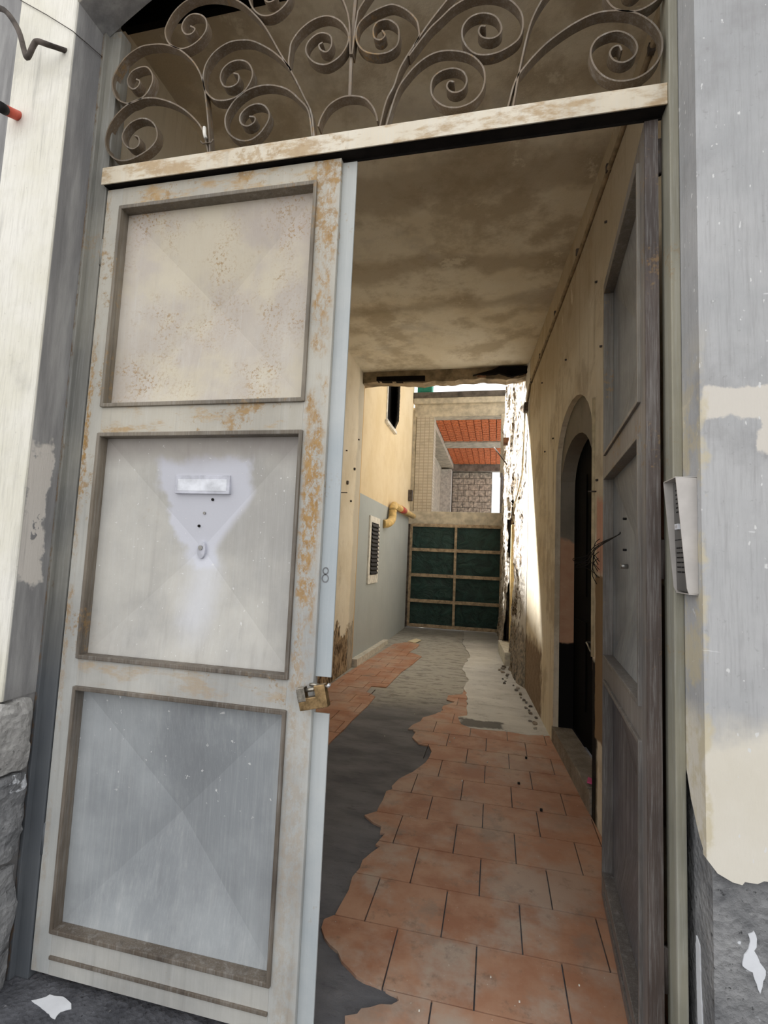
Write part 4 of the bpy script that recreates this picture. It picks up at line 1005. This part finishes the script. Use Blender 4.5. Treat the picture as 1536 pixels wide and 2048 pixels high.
# block wall at the back of the terrace
m_block = plain('concrete_block', lin(214, 205, 188), 0.92, var=0.25, sc=9)
bw = box('rear_wall', (-2.05, -0.16, 18.62, 18.8, 2.6, 5.14), m_conc_d, tb)
for r in range(10):
    z = 2.62 + r * 0.22
    x = -1.60 - (0.2 if r % 2 else 0.0)
    while x < -0.17:
        xa, xb = max(x, -1.60) + 0.008, min(x + 0.40, -0.15) - 0.008
        if xb - xa > 0.05:
            box('block', (xa, xb, 18.55 + random.uniform(-.008, .008), 18.63, z + 0.008, z + 0.212), m_block, bw)
        x += 0.40
tag(box('roof_chest', (-1.98, -1.62, 12.0, 12.3, 5.65, 5.98), plain('teal_paint', lin(40, 130, 112), 0.6), None, 0.01), 'small teal green box on the terrace roof edge', 'box')
m_pvc = plain('grey_plastic', lin(140, 138, 142), 0.5)
tag(tube('downpipe', [(0.125, 11.80, 2.66), (0.125, 11.80, 3.62)], 0.04, m_pvc, None, 12), 'grey plastic downpipe on the terrace corner', 'downpipe')
br = thing('iron_bracket', 'short rusty iron beam end jutting from the sunlit wall', 'bracket', rw(9.2, -0.05, 3.68))
m_rust = plain('brown_rust', lin(126, 92, 70), 0.85, 0.1, var=0.3)
for z in (3.69, 3.80):
    box('flange', (0.105, 0.30, 9.16, 9.28, z, z + 0.014), m_rust, br)
box('web', (0.105, 0.30, 9.213, 9.227, 3.704, 3.80), m_rust, br)
box('end_plate', (0.105, 0.30, 9.155, 9.16, 3.69, 3.814), m_rust, br)
tag(tube('iron_rod', [(-0.061, 9.3, 3.67), (0.24, 9.3, 3.26)], 0.012, m_rod, None, 6), 'thin slanting iron rod under the rusty bracket', 'rod')
tag(box('alcove_step', (-0.14, 0.1, 7.9, 9.1, -0.01, 0.20), m_white, None, 0.012, fn=lambda d, s_, z: rw(s_, d, z)), 'pale stone step below the arched alcove', 'step')
tag(box('alcove_post', (0.02, 0.10, 8.80, 8.93, 0.2, 2.2), m_cream, None, 0.008, fn=lambda d, s_, z: rw(s_, d, z)), 'cream painted door post inside the courtyard alcove', 'door post')

# ------------------------------------------------------------------ loose things on the floor
random.seed(21)
m_rub = [plain('rubble_a', lin(124, 118, 110), 0.95, var=0.3), plain('rubble_b', lin(168, 162, 152), 0.95, var=0.25), plain('rubble_c', lin(148, 138, 124), 0.95, var=0.3)]
for i in range(26):
    s_ = 5.05 + 2.75 * (i + random.uniform(0.1, 0.6)) / 26; r = random.uniform(0.009, 0.026) * (1.25 if s_ > 7.4 else 0.9)
    d = -random.uniform(0.13, 0.24) if s_ > 6.6 else -random.uniform(0.04, 0.14)
    x, y, _ = rw(s_, d, 0)
    o = stone('rubble_stone', (x - r, x + r, y - r * 1.2, y + r * 1.2, -0.004, r * 1.1), random.choice(m_rub), None, 0.012, i * 1.9, 3, 0.5)
    tag(o, 'small rubble stone at the foot of the crumbling wall', 'stone', 'rubble along the right wall')
m_paper = plain('pale_paper', lin(220, 208, 176), 0.8, var=0.05)
tag(prism('paper_scrap', [(-1.55, 9.35), (-1.40, 9.25), (-1.33, 9.6), (-1.45, 9.75)], 'z', 0.0025, 0.012, m_paper), 'flat cream scrap on the floor before the green gate', 'scrap')
m_speck = plain('plaster_crumb', lin(224, 220, 210), 0.9, var=0.05)
for i, (x, y) in enumerate(((-0.42, 4.33), (-0.34, 4.45), (-0.31, 4.55), (-0.02, 4.12), (-0.19, 3.72), (0.12, 1.99), (-0.22, 1.86), (0.34, 2.12), (0.02, 2.07), (-0.75, 5.1), (-0.9, 4.4))):
    r = random.uniform(0.003, 0.006) if y > 3 else 0.0028
    tag(stone('plaster_crumb', (x - r, x + r, y - r, y + r, -0.001, r * 1.4), m_speck, None, 0.002, i, 1), 'tiny white plaster crumb on the passage floor', 'crumb', 'plaster crumbs on the floor')
for i, (x, y) in enumerate(((0.28, 4.30), (0.20, 3.80), (0.32, 3.45))):
    r = 0.009
    tag(stone('pebble', (x - r, x + r, y - r, y + r, -0.001, r * 1.5), m_black, None, 0.002, i, 1), 'dark pebble on the terracotta tiles', 'pebble', 'dark pebbles on the tiles')
tag(prism('pink_wrapper', [(XW(3.66) + 0.01, 3.62), (XW(3.66) + 0.05, 3.60), (XW(3.66) + 0.07, 3.67), (XW(3.66) + 0.03, 3.70)], 'z', 0.1395, 0.148, plain('pink_plastic', lin(214, 96, 140), 0.5)), 'small pink wrapper on the side doorway threshold', 'wrapper')
